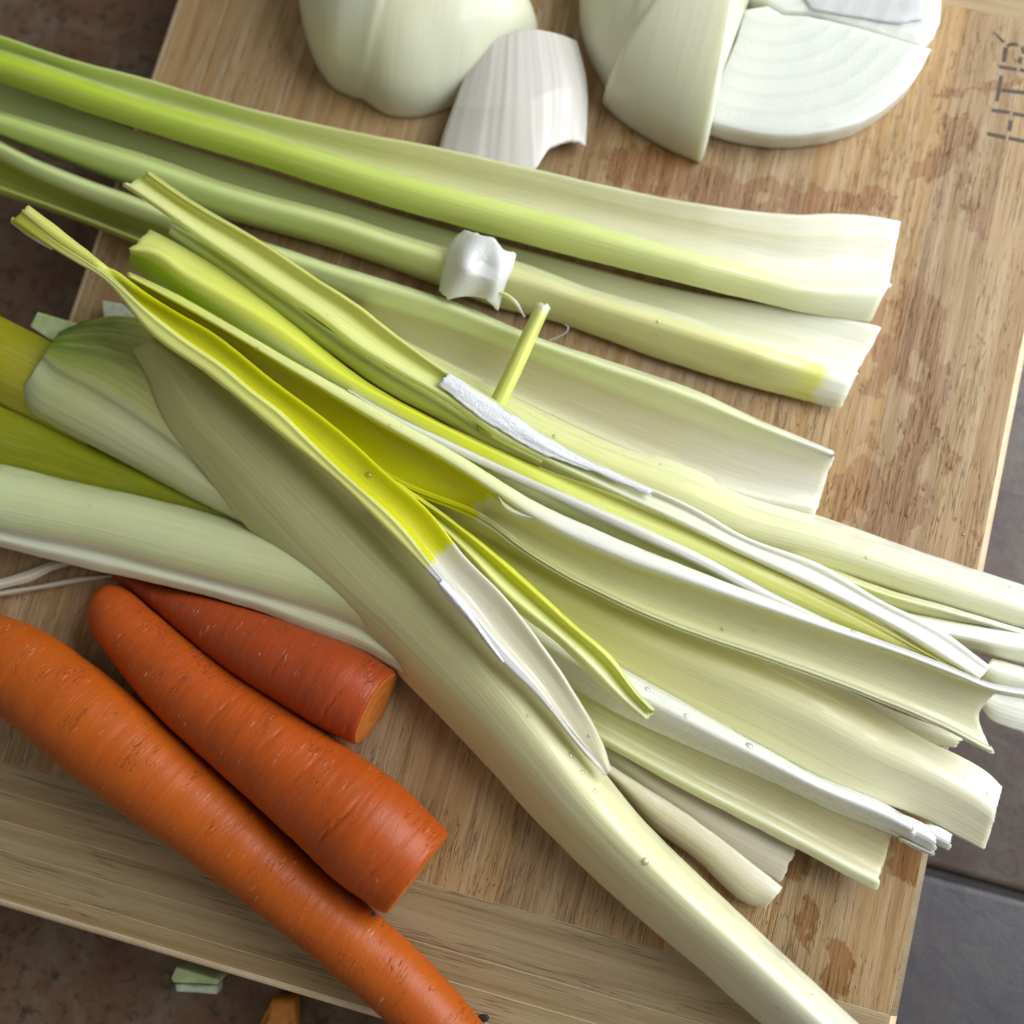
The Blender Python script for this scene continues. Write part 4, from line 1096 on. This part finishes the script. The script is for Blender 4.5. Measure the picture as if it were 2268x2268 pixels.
rt = np.array([(1560, 340), (1568, 304), (1574, 236), (1600, 168), (1628, 88), (1654, 4), (1700, -140), (1740, -260)], float)
on2 = dome('onion_wedge', [tuple(p) for p in np.concatenate([lf, bt, rt])], (1612, -60), 2.9, m_skin, None, ((1341, 205), (1436, -60), 1), 0.09, K=120, seed=9.0, power=2.25, sharp=True)
tag(on2, 'peeled onion wedge standing on its side at the top, left of the ringed onion slice', 'onion', 'cut onion pieces')
slab('onion_slice', 'thick onion quarter slice lying flat with ringed cut face up, right of the standing wedge', 'onion slice',
     [(1652, 20), (1700, 12), (1733, 32), (1790, 34), (1860, 50), (1924, 66), (2000, 90), (2064, 108), (2044, 148), (2018, 186), (1986, 219), (1950, 246), (1903, 272), (1840, 290),
      (1779, 298), (1725, 299), (1675, 294), (1620, 282), (1567, 266), (1572, 232), (1600, 160), (1630, 90)], 0.0, .85, m_cutw, 'cut onion pieces', topmat=m_ring, shrink=.05, bulge=-.03, jitter=.02)
s2 = slab('onion_slice', 'rear onion slice at the top edge with a pale rim round a greyer middle', 'onion slice',
     [(1640, -160), (2110, -160), (2092, -60), (2086, 0), (2083, 48), (2070, 80), (2048, 101), (2000, 88), (1924, 62), (1790, 26), (1733, 22), (1690, -5), (1645, -20)], 0.0, .70, m_cutw, 'cut onion pieces', topmat=m_ring, shrink=.06, jitter=.02)
slab('inner_layer', None, None, [(1790, -150), (2010, -150), (2030, -60), (2046, 0), (2046, 40), (1996, 50), (1900, 36), (1800, 18), (1775, -20)], 0.70, .80, onion_mat('onion_inner_grey', 'ring'), parent=s2, jitter=.03, shrink=.04)

k = NT('onion_petal_ribbed')
uvc = k.new('ShaderNodeUVMap', uv_map='cm').outputs[0]
rib = k.noise(k.mapping(uvc, (3.2, 0.10, 1)), 1.0, 1, 0.3)
fin = k.noise(uvc, 18.0, 3)
k.L(k.mix(smooth(k, rib, 0.36, 0.62), (0.68, 0.645, 0.59), (0.73, 0.70, 0.65)), k.b.inputs['Base Color'])
k.b.inputs['Roughness'].default_value = 0.33
k.b.inputs['Subsurface Weight'].default_value = 0.6; k.b.inputs['Subsurface Scale'].default_value = 0.002
k.L(k.bump(k.math('ADD', rib, k.math('MULTIPLY', fin, .05)), 0.42, 0.0012), k.b.inputs['Normal'])
leaf('onion_petal', 'single ribbed translucent onion layer lying between the two onions with a torn lower edge',
     dict(a=[(1056, 120), (1030, 168), (1005, 232), (985, 290), (968, 352)], b=[(1078, 98), (1060, 190), (1042, 290), (1030, 380)], c=[(1118, 80), (1112, 190), (1102, 300), (1095, 388)],
          d=[(1165, 66), (1170, 190), (1172, 300), (1176, 380)], e=[(1215, 70), (1232, 170), (1232, 260), (1222, 328)], f=[(1252, 80), (1272, 160), (1276, 240), (1262, 314)],
          g=[(1278, 91), (1299, 178), (1301, 250), (1297, 321)]),
     [('a', [(0, 1.0), (.5, .9), (1, .6)]), ('b', [(0, 1.25), (.5, 1.15), (1, .75)]), ('c', [(0, 1.35), (.5, 1.3), (1, .8)]), ('d', [(0, 1.35), (.5, 1.3), (1, .8)]), ('e', [(0, 1.2), (.5, 1.15), (1, .75)]),
      ('f', [(0, .95), (.5, .9), (1, .6)]), ('g', [(0, .5), (.5, .45), (1, .4)])], k.m, th=.14, N=80, span=6, cat='onion layer', group='cut onion pieces', rag1=.14, seed=70.0, ragf=7)

# ------------------------------------------------------------------ small loose scraps on the pile
m_scrap = onion_mat('white_scrap', 'cut')
sc_o = leaf('leek_scrap', 'crumpled white root scrap sitting on the second green leaf',
     dict(a=[(1030, 507), (1000, 530), (984, 575), (974, 620), (970, 655)], b=[(1062, 518), (1040, 560), (1030, 600), (1010, 640), (997, 668)],
          c=[(1098, 532), (1082, 570), (1070, 600), (1066, 640), (1050, 662)], d=[(1118, 552), (1110, 590), (1106, 620), (1096, 650), (1078, 668)], e=[(1141, 558), (1136, 590), (1124, 620), (1112, 655), (1103, 690)]),
     [('a', [(0, 1.5), (.5, 1.3), (1, 1.0)]), ('b', [(0, 1.9), (.5, 1.95), (1, 1.3)]), ('c', [(0, 1.85), (.4, 1.6), (.6, 1.75), (1, 1.2)]), ('d', [(0, 1.6), (.5, 1.75), (1, 1.4)]), ('e', [(0, 1.5), (.5, 1.4), (1, 1.2)])],
     m_scrap, th=.12, N=50, span=5, cat='leek scrap', group='loose scraps on the leaves', rag0=.06, rag1=.22, seed=72.0, jit=.02, wob=.012, ragf=11)
leaf('leek_scrap', 'thin curved yellow shred poking out from under the white scrap',
     dict(T=[(1096, 641), (1120, 648), (1146, 668), (1162, 700)], B=[(1094, 650), (1116, 656), (1138, 674), (1160, 702)]),
     [('T', 1.45), (('T', 'B', .5), 1.5), ('B', 1.4)], m_B1, th=.04, N=30, cat='leek scrap', group='loose scraps on the leaves', seed=73.0, jit=.003)
leaf('leek_stick', 'short pale yellow leek stick lying crosswise, its frayed tip pointing up',
     dict(T=[(1190, 668), (1158, 735), (1131, 790), (1108, 840), (1092, 872), (1052, 955)], B=[(1222, 678), (1193, 740), (1168, 795), (1144, 850), (1124, 893), (1086, 968)]),
     [('T', [(0, 1.9), (1, 2.0)]), (('T', 'B', .3), [(0, 2.12), (1, 2.1)]), (('T', 'B', .65), [(0, 2.14), (1, 2.1)]), ('B', [(0, 1.85), (1, 2.0)])],
     leafmat('stick_yellow', [(0, (0.80, 0.82, 0.66)), (0.08, (0.72, 0.74, 0.30)), (1, (0.62, 0.66, 0.20))]), th=.2, N=60, span=7, cat='leek stick', group='loose scraps on the leaves', rag0=.12, seed=74.0)
leaf('leek_shred', 'hair thin curl of leek fibre in the dark gap beside the stick',
     dict(T=[(1216, 752), (1240, 742), (1254, 732), (1256, 724), (1250, 720)], B=[(1217, 756), (1241, 746), (1257, 735), (1260, 724), (1252, 717)]),
     [('T', .9), (('T', 'B', .5), .95), ('B', .9)], m_scrap, th=.02, N=30, span=2, cat='leek shred', group='loose scraps on the leaves', seed=75.0, jit=.001, wob=.0)

# dark crumbs by the carrots
m_cr = plainmat('dark_crumb', (0.03, 0.022, 0.016), .8, 0.0)
for (x, y, r, lab) in ((769, 1996, 5, 'tiny dark crumb on the longest carrot, left of the two together'), (826, 2026, 6, 'tiny dark crumb on the longest carrot by the middle carrot end'), (1071, 2256, 12, 'flat dark crumb on the board near the bottom edge'),
                       (889, 1490, 9, 'dark carrot top crumb beside the shortest carrot')):
    z = 0.12 if y > 2200 else (2.0 if x < 850 else 0.5)
    ol = [(x + math.cos(a) * r * (1 + .4 * n3(a, x)), y + math.sin(a) * r * .7 * (1 + .4 * n3(a, y))) for a in np.linspace(0, 6.0, 9)]
    slab('crumb', lab, 'crumb', ol, z - .12, z, m_cr, 'dark crumbs', shrink=.02)

# ------------------------------------------------------------------ water droplets
k = NT('clear_water')
tr = k.new('ShaderNodeBsdfTransparent'); gl = k.new('ShaderNodeBsdfGlossy'); fn = k.new('ShaderNodeFresnel'); mx = k.new('ShaderNodeMixShader')
tr.inputs['Color'].default_value = (1, 1, 1, 1)
gl.inputs['Roughness'].default_value = 0.06
fn.inputs['IOR'].default_value = 1.45
k.L(k.math('ADD', fn.outputs[0], 0.14), mx.inputs[0]); k.L(tr.outputs[0], mx.inputs[1]); k.L(gl.outputs[0], mx.inputs[2])
k.L(mx.outputs[0], k.out.inputs['Surface'])
m_wat = k.m
bm = bmesh.new(); bmesh.ops.create_icosphere(bm, subdivisions=3, radius=1.0)
for v in bm.verts:
    v.co.z = v.co.z * 0.55 if v.co.z > 0 else v.co.z * 0.12
dme = bpy.data.meshes.new('water_drop'); bm.to_mesh(dme); bm.free()
dme.polygons.foreach_set('use_smooth', [True] * len(dme.polygons)); dme.materials.append(m_wat)
bpy.context.view_layer.update()
dg = bpy.context.evaluated_depsgraph_get()
DROPS = [(398, 488, 4), (431, 492, 4), (454, 510, 3), (545, 555, 4), (588, 570, 4), (577, 611, 3), (727, 699, 5), (748, 718, 3), (526, 655, 3), (571, 771, 6), (606, 772, 7), (688, 845, 6), (708, 858, 6), (756, 891, 4),
         (836, 940, 5), (863, 941, 5), (891, 944, 5), (907, 970, 4), (815, 1052, 12), (860, 815, 7), (1331, 654, 5), (1369, 664, 4), (1457, 712, 7), (1457, 741, 7), (1210, 920, 6), (1228, 919, 6), (1238, 928, 5),
         (1228, 966, 9), (1383, 1001, 6), (1463, 1030, 7), (1628, 1096, 5), (1718, 1128, 5), (1919, 1235, 6), (1475, 1146, 6), (1529, 1172, 7), (1841, 1378, 8), (1889, 1398, 8), (1600, 1393, 8), (1670, 1398, 6), (1390, 1180, 4),
         (1170, 1586, 8), (1265, 1672, 12), (1290, 1710, 9), (1318, 1752, 9), (1429, 1908, 15), (1434, 1526, 11), (1660, 1652, 16), (1520, 1585, 9), (2137, 1724, 5), (2188, 1758, 8), (1722, 2232, 6), (2134, 1184, 7),
         (1239, 1415, 5), (1275, 1433, 5), (853, 1171, 5), (880, 1480, 4), (2236, 1300, 7), (1600, 1160, 4), (1305, 1630, 6), (1798, 2206, 9), (1085, 1348, 5), (425, 833, 6), (520, 935, 5), (200, 1120, 5)]
for i, (x, y, r) in enumerate(DROPS):
    d = M @ np.array([(x - 1134.0) / F, (y - 1134.0) / F, 1.0]); d = Vector(d).normalized()
    hit, loc, nrm, idx, ob, mw = scene.ray_cast(dg, Vector((0, 0, CAM_H * S)), d)
    if not hit: continue
    if nrm.dot(d) > 0: nrm = -nrm
    rr = r * 0.5 / 86.0 * S * 1.05
    o = bpy.data.objects.new('water_droplet', dme); C.objects.link(o)
    q = nrm.to_track_quat('Z', 'Y')
    o.matrix_world = Matrix.LocRotScale(loc, q, Vector((rr * random.uniform(.85, 1.3), rr, rr)))
    host = ob
    while host.parent is not None: host = host.parent
    hl = host.get('label', 'cutting board').split(',')[0].split(' lying ')[0].split(' running ')[0].split(' leaving ')[0].split(' hanging ')[0].split(' with ')[0].split(' whose ')[0]
    tag(o, 'tiny clear water droplet on the ' + ' '.join(hl.split()[:10]), 'water droplet', 'water droplets on the ' + ' '.join(hl.split()[:10]))
